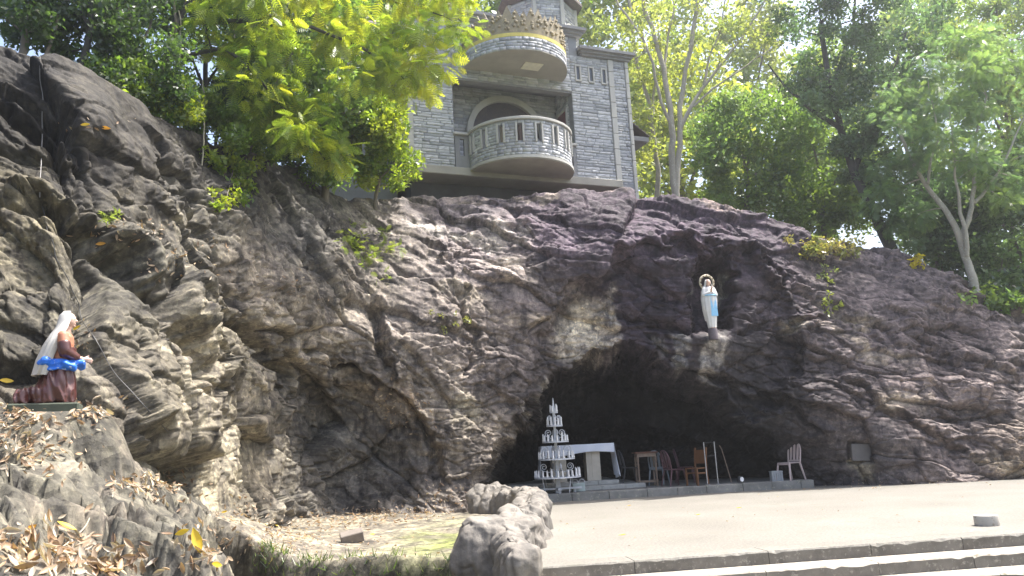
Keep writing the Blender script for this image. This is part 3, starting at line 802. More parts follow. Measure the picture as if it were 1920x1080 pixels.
# quoins
for x0, x1, zt, zb in ((0, .165, 4.94, 0), (6.955, 7.145, 4.29, 0), (7.6, 7.72, 4.29, -.9)):
    z = zb
    while z < zt - .05:
        h = .55; z2 = min(z + h, zt)
        b = MB(); b.box(x0, -.07, z + .008, x1, .06, z2 - .008); b.build('quoin', M_TRIM, chapel, bevel=.008)
        z = z2
# ---- half-round lower balcony
BC, BR = 3.55, 1.66
def arc(r, n=40, c=BC, y=0.0): return [(c + r * math.cos(math.pi + math.pi * i / n), y + r * math.sin(math.pi + math.pi * i / n)) for i in range(n + 1)]
def half_ring(m_, r0, r1, z0, z1, a0=0., a1=180., n=40, c=BC):
    k = max(2, int(n * (a1 - a0) / 180))
    A = [math.radians(180 + a0 + (a1 - a0) * i / k) for i in range(k + 1)]
    poly = [(c + r1 * math.cos(t), r1 * math.sin(t)) for t in A] + [(c + r0 * math.cos(t), r0 * math.sin(t)) for t in reversed(A)]
    # as quads so that concave rings stay clean
    n_ = k + 1; vs_ = []
    for z in (z0, z1):
        for rr in (r1, r0): vs_ += [(c + rr * math.cos(t), rr * math.sin(t), z) for t in A]
    fs_ = []
    for i in range(k):
        o1, i1, o2, i2 = i, n_ + i, 2 * n_ + i, 3 * n_ + i
        fs_ += [(o1, o1 + 1, o2 + 1, o2), (i1 + 1, i1, i2, i2 + 1), (o2, o2 + 1, i2 + 1, i2), (o1 + 1, o1, i1, i1 + 1)]
    fs_ += [(0, 2 * n_, 3 * n_, n_), (k, n_ + k, 3 * n_ + k, 2 * n_ + k)]
    m_.add(vs_, fs_)
bal = MB(); bal.prism(arc(BR), -.13, .0); balc = bal.build('balcony', M_SOFFIT, chapel)
b = MB(); half_ring(b, BR - .14, BR - .03, 0.002, .44); half_ring(b, BR - .14, BR - .03, .98, 1.09)
nsl = 9
angs = [180 * (i + .5) / nsl for i in range(nsl)]
prev = 0
for a in angs + [None]:
    a1 = 180 if a is None else a - 2.6
    half_ring(b, BR - .14, BR - .03, .441, .979, prev, a1); prev = None if a is None else a + 2.6
b.build('parapet', M_JOINT, balc)
b = MB(); half_ring(b, BR - .18, BR + .05, 1.092, 1.18); b.box(1.42, -.12, 1.06, BC - BR + .12, .1, 1.14); b.box(BC + BR - .12, -.12, 1.06, 5.58, .1, 1.14); b.build('handrail', M_TRIM, balc, bevel=.015)
b = MB(); half_ring(b, BR - .06, BR + .03, -.1, -.02); b.build('balcony_edge', M_TRIM, balc)
holes = [((a - 2.9) / 180 * math.pi * BR, (a + 2.9) / 180 * math.pi * BR, .42, .98) for a in angs]
curved = lambda u_, z_, d: (BC + (BR - .03 + d) * math.cos(math.pi + u_ / BR), (BR - .03 + d) * math.sin(math.pi + u_ / BR), z_)
stone_stuff(courses(0, math.pi * BR, .0, 1.09, holes, lmin=.15, lmax=.32, seed=21), curved, depth=.03)
for a in angs:       # cream posts beside the slits
    b = MB()
    for s_ in (-1, 1):
        half_ring(b, BR - .02, BR + .035, .40, 1.0, a + s_ * 3.6 - .9, a + s_ * 3.6 + .9, n=200)
    b.build('slit_trim', M_TRIM, balc)
# short parapet ends with one slit each
for x0, x1 in ((1.46, BC - BR + .02), (BC + BR - .02, 5.54)):
    xm = (x0 + x1) / 2; b = MB()
    b.box(x0, -.03, .0, x1, .08, .4); b.box(x0, -.03, .4, xm - .07, .08, .95); b.box(xm + .07, -.03, .4, x1, .08, .95); b.box(x0, -.03, .95, x1, .08, 1.055)
    b.build('parapet_end', M_CORN, balc)
# ---- white arch with dark relief in it
b = MB(); n = 28; cx_, cz_ = 3.66, 1.72
vs_ = []; fs_ = []
pts = [(-1, -1.72)] + [(-math.cos(math.pi * i / n), math.sin(math.pi * i / n)) for i in range(n + 1)] + [(1, -1.72)]
for r in (1.40, 1.20):
    for y in (1.12, 1.262):
        vs_ += [(cx_ + x * r, y, cz_ + (z if z < -1 else z * r)) for x, z in pts]
k = len(pts)
for i in range(k - 1):
    a, c_, e, g = i, k + i, 2 * k + i, 3 * k + i
    fs_ += [(a, a + 1, e + 1, e), (a + 1, a, c_, c_ + 1), (e, e + 1, g + 1, g)]
b.add(vs_, fs_); arch = b.build('arch_frame', M_TRIM, chapel, smooth=True)
b = MB(); b.prism([(cx_ - 1.2, .05)] + [(cx_ + 1.2, .05)] + [(cx_ + 1.2 * math.cos(math.pi * i / n), cz_ + 1.2 * math.sin(math.pi * i / n)) for i in range(n + 1)], 0, .03, Matrix(((1, 0, 0, 0), (0, 0, -1, 1.29), (0, 1, 0, 0), (0, 0, 0, 1))))
mural = b.build('relief_panel', worn('mural', (.10, .085, .08), (.055, .055, .07), 5, .7, .3, .02, spots=(.20, .13, .09)), arch)
Rm = random.Random(9)
for i in range(13):     # plain standing shapes of the relief
    x = cx_ - 1.0 + i * .165; top = cz_ + math.sqrt(max(.05, 1.1 ** 2 - (x - cx_) ** 2)) * Rm.uniform(.45, .6)
    b = MB(); b.lathe([(.07, .4), (.085, .9), (.075, top - .25), (.05, top - .17), (.058, top - .08), (.03, top)], 10, (x, 1.24, 0))
    b.build('relief_shape', plain('relief_' + str(i % 3), ((.17, .12, .10), (.12, .10, .11), (.20, .16, .11))[i % 3], .7), arch, smooth=True)
# ---- upper canopy with crown
CC2, CR2 = 3.52, 1.72
can = MB(); can.prism(arc(CR2, c=CC2), 3.28, 3.32); canopy = can.build('canopy', M_SOFFIT, chapel)
b = MB(); half_ring(b, CR2 - .2, CR2 - .01, 3.322, 3.72, c=CC2); b.prism(arc(CR2 - .19, c=CC2), 3.60, 3.70); b.build('canopy_band', M_JOINT, canopy)
stone_stuff(courses(0, math.pi * CR2, 3.285, 3.72, lmin=.16, lmax=.36, seed=23), lambda u_, z_, d: (CC2 + (CR2 - .01 + d) * math.cos(math.pi + u_ / CR2), (CR2 - .01 + d) * math.sin(math.pi + u_ / CR2), z_), depth=.03)
b = MB(); half_ring(b, CR2 - .12, CR2 + .0, 3.722, 3.84, c=CC2); b.build('yellow_band', M_YELLOW, canopy)
b = MB(); b.box(CC2 + .02, -1.0, 3.255, CC2 + .62, -.55, 3.278); b.build('ceiling_lamp', plain('lamp_panel', (.75, .72, .58), .5), canopy)
NP = 21
for i in range(NP):
    t = math.pi + math.pi * (i + .5) / NP; h = .72 + .10 * math.cos(2 * math.pi * i / 3.5) + .12 * math.sin(math.pi * (i + .5) / NP)
    M_ = Matrix.Translation((CC2 + (CR2 - .06) * math.cos(t), (CR2 - .06) * math.sin(t), 3.84)) @ Matrix.Rotation(t + math.pi / 2, 4, 'Z')
    b = MB(); wv = .15; R = random.Random(i)
    outl = [(-wv, 0), (wv, 0), (wv * .8, h * .35), (wv * 1.05, h * .6), (wv * .55, h * .8), (0, h), (-wv * .55, h * .8), (-wv * 1.05, h * .6), (-wv * .8, h * .35)]
    b.prism(outl, -.02, .02, M_ @ Matrix.Rotation(math.pi / 2, 4, 'X'))
    for q in range(6):
        c0 = M_ @ Vector((R.uniform(-.07, .07), -.03, R.uniform(.1, h * .85)))
        b.lathe([(.001, -.05), (.04, -.03), (.05, 0), (.04, .03), (.001, .05)], 8, tuple(c0))
    b.build('crown_ornament', M_BRONZE, canopy)
b = MB(); b.tube([(CC2 + (CR2 - .06) * math.cos(math.pi + math.pi * i / 30), (CR2 - .06) * math.sin(math.pi + math.pi * i / 30), 4.22) for i in range(31)], .02, 6); b.build('crown_hoop', M_BRONZE, canopy)
# ---- tower
tw = MB(); TX, TY, TR = 6.55, 4.4, 1.42
octa = [(TX + TR * math.cos(math.radians(22.5 + 45 * i - 8)), TY + TR * math.sin(math.radians(22.5 + 45 * i - 8))) for i in range(8)]
tw.prism(octa, 4.3, 8.35); tower = tw.build('tower', worn('tower_stone', (.30, .315, .345), (.20, .21, .235), 7, .8, .4, .01, stretch=(1, 1, 3)), chapel)
for i in range(8):
    p0, p1 = Vector((*octa[i], 0)), Vector((*octa[(i + 1) % 8], 0)); mid = (p0 + p1) / 2; t = (p1 - p0).normalized(); nrm = Vector((t.y, -t.x, 0))
    L = (p1 - p0).length
    stone_stuff(courses(.05, L - .05, 5.3, 8.3, [(L / 2 - .32, L / 2 + .32, 6.1, 7.55)] , seed=60 + i), lambda u_, z_, d, p0=p0, t=t, nrm=nrm: tuple(p0 + t * u_ + nrm * (d + .002) + Vector((0, 0, z_))))
    M_ = Matrix.Translation(mid + nrm * .01) @ Matrix(((t.x, 0, nrm.x, 0), (t.y, 0, nrm.y, 0), (0, 1, 0, 0), (0, 0, 0, 1)))
    ar = lambda r, b0: [(-r, b0), (r, b0)] + [(r * math.cos(math.pi * k / 12), 7.2 + r * math.sin(math.pi * k / 12)) for k in range(13)]
    b = MB(); b.prism(ar(.32, 6.1), 0, .05, M_); fr_ = b.build('tower_window', M_TRIM, tower)
    b = MB(); b.prism(ar(.23, 6.2), .052, .06, M_); b.build('window_pane', M_GLASSD, fr_)
    b = MB(); b.box(p0.x - .07, p0.y - .07, 4.4, p0.x + .07, p0.y + .07, 8.34); b.build('corner_strip', M_TRIM, tower)
b = MB()
b.loft([[(TX + r * math.cos(math.radians(22.5 + 45 * i - 8)), TY + r * math.sin(math.radians(22.5 + 45 * i - 8)), z) for i in range(8)] for r, z in ((1.55, 8.352), (1.75, 8.45), (1.75, 8.55), (.05, 11.2))]); b.build('tower_roof', M_TILE, tower)
# ---- tiled roofs: rows of tiles with real steps
def tile_roof(name, p00, p10, p11, p01, rows, parent):
    b = MB(); p00, p10, p11, p01 = map(Vector, (p00, p10, p11, p01)); nrm = (p10 - p00).cross(p01 - p00).normalized()
    if nrm.z < 0: nrm = -nrm
    for r in range(rows):
        t0, t1 = r / rows, (r + 1.12) / rows
        a, b2, c, d = p00.lerp(p01, t0), p10.lerp(p11, t0), p10.lerp(p11, min(t1, 1)), p00.lerp(p01, min(t1, 1))
        u = nrm * .05
        b.add([a + u, b2 + u, c + nrm * .012, d + nrm * .012, a, b2, c, d], [(0, 1, 2, 3), (4, 5, 1, 0), (5, 6, 2, 1), (7, 4, 0, 3), (6, 7, 3, 2), (7, 6, 5, 4)])
    return b.build(name, M_TILE, parent)
rf = tile_roof('nave_roof', (4.6, 1.9, 5.3), (4.6, 9, 5.3), (1.2, 9, 8.6), (1.2, 3.6, 8.6), 16, chapel)
tile_roof('roof_slope', (-1.4, 9, 5.3), (-1.4, 1.9, 5.3), (1.2, 3.6, 8.6), (1.2, 9, 8.6), 14, rf)
tile_roof('roof_slope', (-1.4, 1.9, 5.3), (4.6, 1.9, 5.3), (1.25, 3.6, 8.6), (1.2, 3.6, 8.6), 14, rf)
pr = tile_roof('porch_roof', (8.75, .6, 1.95), (8.75, 3.6, 1.95), (7.62, 3.6, 2.75), (7.62, .6, 2.75), 8, chapel)
b = MB(); b.box(7.63, .62, 1.78, 8.72, 3.58, 1.94); b.build('fascia', M_CORN, pr)
b = MB(); b.tube([(7.63, .8, 1.0), (7.85, .8, 1.35), (8.2, .8, 1.77)], .06, 6); b.build('bracket', M_DARKPL, pr)
# left wing
b = MB(); b.box(-2.2, 1.4, -1.2, -.02, 6, 4.2); wing = b.build('side_wing', M_JOINT, chapel)
stone_stuff(courses(-2.2, -.3, 0, 4.2, seed=71), front(1.4)); stone_stuff(courses(1.4, 6, 0, 4.2, seed=72), lambda u_, z_, d: (-2.2 - d, u_, z_))
b = MB(); b.box(-.26, 1.2, 0, -.06, 1.38, 4.2); b.build('downpipe_shaft', M_DARKPL, wing)
st = link('stone_veneer', mesh_np('stone_veneer', stuffV, stuffF, M_STONE, False, np.array(stuffC)), chapel); tag(st, kind='stuff')
# ================================================================== helpers for things that stand on the rock
bpy.context.view_layer.update()
def hit(px, py, objs=None):
    """where the bearing meets rock, slope or plaza"""
    d = Vector(rays(px, py)).normalized(); best = None
    for o in (objs or (rock, ter, plaza)):
        mi = o.matrix_world.inverted(); ok, loc, nrm, _ = o.ray_cast(mi @ Vector((0, 0, EYE)), mi.to_3x3() @ d)
        if ok: loc = o.matrix_world @ loc; nrm = o.matrix_world.to_3x3() @ nrm
        if ok and (best is None or loc.length < best[0].length): best = (loc, nrm if nrm.dot(d) < 0 else -nrm)
    return best
def drop(x, y, z0=30.0, objs=None):
    best = None
    for o in (objs or (rock, ter, plaza)):
        ok, loc, nrm, _ = o.ray_cast(Vector((x, y, z0)), Vector((0, 0, -1)))
        if ok and (best is None or loc.z > best[0].z): best = (loc, nrm)
    return best
def remeshed(mb, name, mat, voxel, smooth=6, parent=None, loc=(0, 0, 0), rot=(0, 0, 0), bumpf=None):
    me_ = mb.mesh(name); o = bpy.data.objects.new('tmp', me_); COL.objects.link(o)
    r = o.modifiers.new('r', 'REMESH'); r.mode = 'VOXEL'; r.voxel_size = voxel; r.use_smooth_shade = True
    s_ = o.modifiers.new('s', 'SMOOTH'); s_.factor = .5; s_.iterations = smooth
    dg = bpy.context.evaluated_depsgraph_get()
    m2 = bpy.data.meshes.new_from_object(o.evaluated_get(dg)); m2.name = name
    bpy.data.objects.remove(o)
    if bumpf is not None:
        n = len(m2.vertices); co = np.empty(n * 3, np.float32); no = np.empty(n * 3, np.float32)
        m2.vertices.foreach_get('co', co); m2.vertices.foreach_get('normal', no)
        co = co.reshape(-1, 3); no = no.reshape(-1, 3)
        co = co + no * bumpf(co)[:, None]
        m2.vertices.foreach_set('co', co.ravel()); m2.update()
    m2.polygons.foreach_set('use_smooth', np.ones(len(m2.polygons), bool))
    m2.materials.clear(); m2.materials.append(mat)
    return link(name, m2, parent, loc, rot)
def ellipsoid(mb, c, r, n=16, M=None):
    rows = 10; prof = [(max(math.sin(math.pi * i / rows), .001), -math.cos(math.pi * i / rows)) for i in range(rows + 1)]
    t = MB(); t.lathe(prof, n)
    vs_ = [Vector((v[0] * r[0], v[1] * r[1], v[2] * r[2])) for v in t.v]
    if M is not None: vs_ = [M @ v for v in vs_]
    mb.add([v + Vector(c) for v in vs_], t.f)
def limb(mb, pts, rs, n=12):
    """tapered rounded limb"""
    P_, R_ = [], []
    for i in range(len(pts) - 1):
        for k in range(5):
            t = k / 5; P_.append(Vector(pts[i]).lerp(Vector(pts[i + 1]), t)); R_.append(rs[i] * (1 - t) + rs[i + 1] * t)
    P_.append(Vector(pts[-1])); R_.append(rs[-1])
    mb.tube(P_, R_, n)
    ellipsoid(mb, pts[0], (rs[0],) * 3); ellipsoid(mb, pts[-1], (rs[-1],) * 3)
def ring(c, rx, ry, n=20, rot=0., tilt=0.):
    out = []
    for k in range(n):
        t = 2 * math.pi * k / n; x, y = rx * math.cos(t), ry * math.sin(t)
        out.append((c[0] + x * math.cos(rot) - y * math.sin(rot), c[1] + x * math.sin(rot) + y * math.cos(rot), c[2] + x * tilt))
    return out

# ================================================================== ROCK-SHAPED PARAPET beside the plaza
def boulder_mat():
    m, nt, b, out = new_mat('cast_rock')
    f1, _ = noise_fac(nt, 2.2, 9, .65, .3, .7); f2, r2 = noise_fac(nt, 14, 10, .7, .35, .65)
    f3, _ = noise_fac(nt, 1.6, 7, .6, .5, .66, stretch=(2.5, 2.5, .4))
    c = mixc(nt, f1, (.25, .23, .20), (.165, .15, .132)); c = mixc(nt, 1., c, mixc(nt, f2, (.8, .8, .8), (1.12, 1.1, 1.08)), 'MULTIPLY')
    c = mixc(nt, f3, c, (.12, .112, .10))
    nt.links.new(c, b.inputs['Base Color']); b.inputs['Roughness'].default_value = .85; bump(nt, b, r2, .8, .02); return m
M_BOULD = boulder_mat()
par = empty('rock_parapet', (.0, 12.5, 0)); tag(par, 'low wall of smooth beige cast boulders along the plaza edge', 'wall')
BL = [ # centre x, y, half x, half y, bottom, top, yaw
 (-.10, 9.80, .25, .52, -.55, .36, 10), (-.48, 11.15, .36, .42, -.3, .50, -8), (-.12, 11.0, .34, .50, -.2, .46, 12), (-.06, 12.1, .36, .55, -.2, .50, 6), (.02, 13.2, .36, .60, -.2, .53, -4), (.08, 14.3, .36, .60, -.2, .55, 5),
 (.12, 15.4, .34, .58, -.2, .52, -6), (.16, 16.5, .34, .56, -.2, .58, 4), (.06, 17.6, .38, .58, -.2, .62, 12), (-.25, 18.5, .42, .48, -.2, .60, 40), (-.80, 19.0, .46, .40, -.2, .68, 70)]
for i, (x, y, hx, hy, z0, z1, yaw) in enumerate(BL):
    nu, nv = 110, 52; u = np.linspace(0, 2 * np.pi, nu, endpoint=False); v = np.linspace(-.5, 1, nv) * np.pi / 2
    U, Vv = np.meshgrid(u, v)
    e = .55
    sp = lambda a, p_: np.sign(a) * np.abs(a) ** p_
    X = hx * 1.08 * sp(np.cos(Vv), e) * sp(np.cos(U), .8); Yv = hy * 1.12 * sp(np.cos(Vv), e) * sp(np.sin(U), .8); Z = np.where(Vv > 0, z1 * sp(np.sin(np.abs(Vv)), .85), -abs(z0) * np.sin(np.abs(Vv)) * 1.4)
    Pb = np.stack([X, Yv, Z], -1).reshape(-1, 3).astype(np.float32)
    n_ = Pb / (np.array([hx, hy, .6]) ** 2); n_ /= np.linalg.norm(n_, axis=1, keepdims=True) + 1e-6
    Q = Pb + i * 7.3
    q2 = Q * np.array([3.2, 3.2, .8])      # vertical draped folds
    dd = .12 * fbm(Q * 1.1, 3, 301) + .30 * scoops(Q * np.array([1.7, 1.7, .7]), 302 + i) + .10 * scoops(Q * np.array([4.5, 4.5, 1.3]), 370 + i) + .03 * scoops(Q * 6.0, 340 + i) + .02 * fbm(Q * 5, 3, 303)
    hf_, ef_, _ = facets(Q * np.array([2.1, 2.1, 1.0]) + .2 * fbm(Q * 2, 2, 9)[:, None], 390 + i); hg_, eg_, _ = facets(Q * np.array([6., 6., 3.5]), 395 + i)
    dd += .03 * hf_ + .005 * hg_ - .03 * np.exp(-ef_ / .05)
    Pb = Pb + n_ * dd[:, None]
    me_ = mesh_np('boulder', Pb, np.concatenate([np.stack([np.arange(nu) + r * nu, (np.arange(nu) + 1) % nu + r * nu, (np.arange(nu) + 1) % nu + (r + 1) * nu, np.arange(nu) + (r + 1) * nu], -1) for r in range(nv - 1)]), M_BOULD, True)
    link('boulder', me_, par, (x, y - 12.5, 0), (0, 0, math.radians(yaw)))

# ================================================================== STATUE IN THE NICHE
M_WHITE = worn('white_paint', (.70, .69, .67), (.58, .57, .55), 5, .45, .1, .004)
M_SKIN = plain('skin_paint', (.62, .42, .33), .5); M_BLUESASH = plain('pale_blue_paint', (.25, .52, .75), .45)
M_GOLD = worn('gilt', (.62, .56, .42), (.48, .42, .30), 12, .4, .1, .002, metallic=.0); M_HAIR = plain('brown_hair', (.16, .09, .05), .6)
p = hit(1336, 617); foot = p[0].copy(); foot.y -= .02
foot = Vector(at(1336, 616, min(foot.y, 21.2)))
# a stone foot block so that the statue stands on the ledge whatever its bumps
mary = empty('robed_statue', tuple(foot), math.radians(12)); tag(mary, 'standing white robed statue with blue sash and round halo in the rock niche', 'statue')
S = 1.0
body = MB()          # front is -y
ellipsoid(body, (0, -.005, 1.245), (.062, .075, .092)); limb(body, [(0, .005, 1.08), (0, 0, 1.2)], [.05, .042])
ellipsoid(body, (0, -.078, 1.238), (.012, .014, .02)); ellipsoid(body, (.026, -.066, 1.262), (.012, .008, .007)); ellipsoid(body, (-.026, -.066, 1.262), (.012, .008, .007)); ellipsoid(body, (0, -.07, 1.205), (.02, .01, .007))
for s_ in (-1, 1):
    limb(body, [(s_ * .03, -.10, .93), (s_ * .012, -.165, 1.0)], [.024, .02])
    ellipsoid(body, (s_ * .012, -.18, 1.03), (.012, .022, .045), M=Matrix.Rotation(.4, 3, 'X'))
    for k in range(4): limb(body, [(s_ * .011, -.165 - .012 * k, 1.05), (s_ * .009, -.182 - .012 * k, 1.105 - abs(k - 1.3) * .008)], [.0085, .006], 8)
    limb(body, [(s_ * .014, -.16, 1.02), (s_ * .012, -.15, 1.06)], [.009, .007], 8)
    ellipsoid(body, (s_ * .035, -.05, .012), (.03, .065, .022))
remeshed(body, 'body', M_SKIN, .007, 2, mary)
robe = MB(); R_ = []
for z, rx, ry, y in ((.015, .115, .10, 0), (.08, .12, .10, 0), (.25, .145, .115, 0), (.5, .18, .13, .0), (.75, .19, .135, -.005), (.9, .165, .125, -.01), (1.0, .165, .115, -.005), (1.08, .15, .09, 0), (1.13, .08, .06, 0)):
    R_.append([(p0[0] * (1 + .05 * math.sin(9 * math.atan2(p0[1], p0[0]) + z * 2)), p0[1] * (1 + .05 * math.sin(9 * math.atan2(p0[1], p0[0]) + z * 2)), p0[2]) for p0 in ring((0, y, z), rx, ry, 40)])
robe.loft(R_)
for s_ in (-1, 1):
    limb(robe, [(s_ * .135, 0, 1.06), (s_ * .17, -.02, .9), (s_ * .035, -.115, .95)], [.058, .068, .048])
remeshed(robe, 'robe', M_WHITE, .009, 3, mary)
veil = MB(); prof = []
for z, rx, ry, y in ((.22, .15, .09, .06), (.5, .205, .12, .04), (.8, .225, .13, .03), (1.0, .205, .12, .025), (1.12, .15, .10, .02), (1.2, .093, .085, .022), (1.28, .083, .085, .018), (1.335, .05, .055, .01)):
    rg = []
    for k in range(28):
        t = math.radians(-38 + 256 * k / 27)          # open at the front
        w_ = 1 + .035 * math.sin(11 * t + z)
        rg.append((rx * w_ * math.cos(t), y + ry * w_ * math.sin(t), z))
    prof.append(rg)
nrg = 28; vs_ = [q for r in prof for q in r] + [(q[0] * .9, q[1] * .9 + .004, q[2]) for r in prof for q in r]; fs_ = []; off = nrg * len(prof)
for j in range(len(prof) - 1):
    for k in range(nrg - 1):
        a = j * nrg + k; fs_ += [(a, a + 1, a + nrg + 1, a + nrg), (off + a + 1, off + a, off + a + nrg, off + a + nrg + 1)]
    for k in (0, nrg - 1): a = j * nrg + k; fs_ += [(a, a + nrg, off + a + nrg, off + a)]
fs_ += [(k, k + 1, off + k + 1, off + k) for k in range(nrg - 1)]
topi = (len(prof) - 1) * nrg; fs_.append(tuple(range(topi, topi + nrg)))
veil.add(vs_, fs_); veil.build('veil', M_WHITE, mary, smooth=True, autosmooth=70)
sash = MB()
for x0 in (.0, .075):
    r1 = []
    for z, hw, y in ((.32, .062, -.15), (.5, .055, -.155), (.7, .05, -.155), (.885, .035, -.145)):
        cx = x0 + .02 * (1 - z); r1.append([(cx - hw, y + .015 + abs(cx) * .2, z), (cx + hw, y + .02 + abs(cx) * .2, z), (cx + hw, y + .04 + abs(cx) * .2, z), (cx - hw, y + .035 + abs(cx) * .2, z)])
    sash.loft(r1)
sash.tube([(.18 * math.cos(t), -.012 + .138 * math.sin(t), .885) for t in [2 * math.pi * k / 28 for k in range(28)]], .018, 8, True)
sash.build('sash', M_BLUESASH, mary, smooth=True)
b = MB(); b.tube([(.195 * math.cos(t), .07, 1.265 + .195 * math.sin(t)) for t in [2 * math.pi * k / 40 for k in range(40)]], .03, 8, True)
halo = b.build('halo', M_GOLD, mary, smooth=True)
for k in range(12):
    t = 2 * math.pi * k / 12; b = MB()
    st_ = [(.195 * math.cos(t) + (.026 if q % 2 == 0 else .011) * math.cos(q * math.pi / 5 + .3), 1.265 + .195 * math.sin(t) + (.026 if q % 2 == 0 else .011) * math.sin(q * math.pi / 5 + .3)) for q in range(10)]
    b.prism(st_, -.042, -.03, Matrix(((1, 0, 0, 0), (0, 0, 1, .07), (0, 1, 0, 0), (0, 0, 0, 1)))); b.build('star', M_HAIR, halo)
b = MB(); b.lathe([(.12, -.3), (.125, -.03), (.11, 0.0)], 14); b.build('stone_base', worn('purple_stone', (.14, .115, .13), (.08, .068, .08), 6, .85, .4, .02), mary, smooth=True)

# ================================================================== KNEELING STATUE
M_BROWN = worn('maroon_paint', (.11, .035, .028), (.06, .022, .02), 6, .35, .2, .006, coat=.3)
M_ORANGE = worn('orange_garment', (.48, .21, .12), (.36, .15, .09), 8, .6, .2, .006); M_BLUE = worn('blue_cloth', (.02, .13, .62), (.02, .20, .75), 6, .5, .2, .01, spots=(.55, .65, .8))
M_VEIL = worn('veil_paint', (.60, .58, .54), (.48, .46, .42), 4, .55, .15, .006, stretch=(2, 2, .5), spots=(.45, .43, .40))
M_DKGREEN = worn('mossy_plinth', (.07, .085, .055), (.045, .05, .04), 4, .85, .3, .01)
kp = KP
kneel = empty('kneeling_statue', tuple(kp), math.radians(22)); tag(kneel, 'kneeling statue in white veil, blue sash and brown skirt on the left rock', 'statue')
# front is +x
b = MB(); b.box(-.37, -.19, -.125, .27, .19, -.004); b.build('plinth', M_DKGREEN, kneel, bevel=.015)
sk = MB()
limb(sk, [(-.29, -.07, .085), (-.1, -.08, .10), (.10, -.08, .07)], [.06, .085, .07]); limb(sk, [(-.29, .07, .085), (-.1, .08, .10), (.10, .08, .07)], [.06, .085, .07])
sk.loft([ring((.0, 0, .0), .215, .175), ring((.015, 0, .12), .195, .17), ring((.04, 0, .25), .16, .155), ring((.06, 0, .36), .115, .13), ring((.06, 0, .44), .10, .115)])
sk.box(-.32, -.14, .0, .1, .14, .06)
fold = lambda co: .030 * (1 - 2.2 * np.abs(fbm(np.stack([co[:, 0] * 9 + 2.5 * co[:, 2], co[:, 1] * 9, co[:, 2] * 2.2], -1), 2, 5))) - .016
remeshed(sk, 'skirt', M_BROWN, .011, 3, kneel, bumpf=fold)
bd = MB()
ellipsoid(bd, (.115, 0, .875), (.066, .056, .083)); limb(bd, [(.085, 0, .70), (.105, 0, .80)], [.048, .04])
ellipsoid(bd, (.184, 0, .868), (.016, .011, .016)); ellipsoid(bd, (.172, .022, .89), (.009, .011, .007)); ellipsoid(bd, (.172, -.022, .89), (.009, .011, .007)); ellipsoid(bd, (.172, 0, .837), (.012, .02, .006)); ellipsoid(bd, (.16, 0, .815), (.02, .02, .014))
for s_ in (-1, 1):
    limb(bd, [(.20, s_ * .085, .475), (.27, s_ * .045, .455)], [.026, .021])
    ellipsoid(bd, (.295, s_ * .03, .455), (.034, .016, .026))
    for k in range(4): limb(bd, [(.315, s_ * .03, .47 - .014 * k), (.355 - abs(k - 1.2) * .006, s_ * .026, .463 - .015 * k)], [.0085, .0065], 8)
    limb(bd, [(.29, s_ * .022, .475), (.318, s_ * .012, .495)], [.009, .007], 8)
for s_ in (-1, 1): limb(bd, [(.085, s_ * .02, .71), (.085, s_ * .12, .68), (.11, s_ * .15, .55), (.20, s_ * .085, .475)], [.04, .035, .035, .026])
remeshed(bd, 'body', M_SKIN, .007, 2, kneel)
bl = MB(); bl.loft([ring((.06, 0, .42), .10, .115), ring((.062, 0, .52), .105, .125), ring((.075, 0, .62), .10, .14), ring((.085, 0, .69), .085, .135), ring((.09, 0, .735), .055, .075)])
for s_ in (-1, 1): limb(bl, [(.08, s_ * .13, .69), (.10, s_ * .15, .60)], [.058, .06])
remeshed(bl, 'blouse', M_ORANGE, .010, 3, kneel)
slv = MB()
for s_ in (-1, 1): limb(slv, [(.10, s_ * .15, .60), (.11, s_ * .155, .53), (.21, s_ * .08, .475)], [.064, .066, .042])
slv.loft([ring((.10, 0, .47), .105, .13), ring((.10, 0, .58), .10, .135)])
remeshed(slv, 'sleeve', M_BROWN, .010, 3, kneel)
vl = MB(); prof = []
for z, rx, ry, x in ((.29, .10, .14, -.10), (.45, .105, .165, -.06), (.6, .105, .175, -.005), (.72, .095, .16, .045), (.79, .085, .10, .075), (.87, .088, .078, .095), (.93, .08, .07, .10), (.972, .045, .04, .105)):
    rg = []
    for k in range(30):
        t = math.radians(62 + 236 * k / 29); w_ = 1 + (.05 * math.sin(13 * t + z * 3) if z < .78 else 0)
        rg.append((x + rx * w_ * math.cos(t), ry * w_ * math.sin(t), z))
    prof.append(rg)
nrg = 30; off = nrg * len(prof); vs_ = [q for r in prof for q in r] + [(q[0] * .92 + .012, q[1] * .9, q[2] - .003) for r in prof for q in r]; fs_ = []
for j in range(len(prof) - 1):
    for k in range(nrg - 1):
        a = j * nrg + k; fs_ += [(a, a + 1, a + nrg + 1, a + nrg), (off + a + 1, off + a, off + a + nrg, off + a + nrg + 1)]
    for k in (0, nrg - 1): a = j * nrg + k; fs_ += [(a, a + nrg, off + a + nrg, off + a)]
fs_ += [(k, k + 1, off + k + 1, off + k) for k in range(nrg - 1)]; topi = (len(prof) - 1) * nrg; fs_.append(tuple(range(topi, topi + nrg)))
vl.add(vs_, fs_); vl.build('veil', M_VEIL, kneel, smooth=True, autosmooth=70)
ss = MB(); ss.loft([ring((.045, 0, .335), .155, .158), ring((.05, 0, .36), .152, .16), ring((.055, 0, .42), .140, .157), ring((.058, 0, .45), .125, .145)])
limb(ss, [(.17, -.06, .41), (.25, -.05, .42), (.25, .03, .38)], [.05, .045, .04]); limb(ss, [(-.06, -.14, .43), (-.10, -.12, .41)], [.05, .04]); limb(ss, [(.12, -.15, .40), (.20, -.12, .36)], [.04, .035])
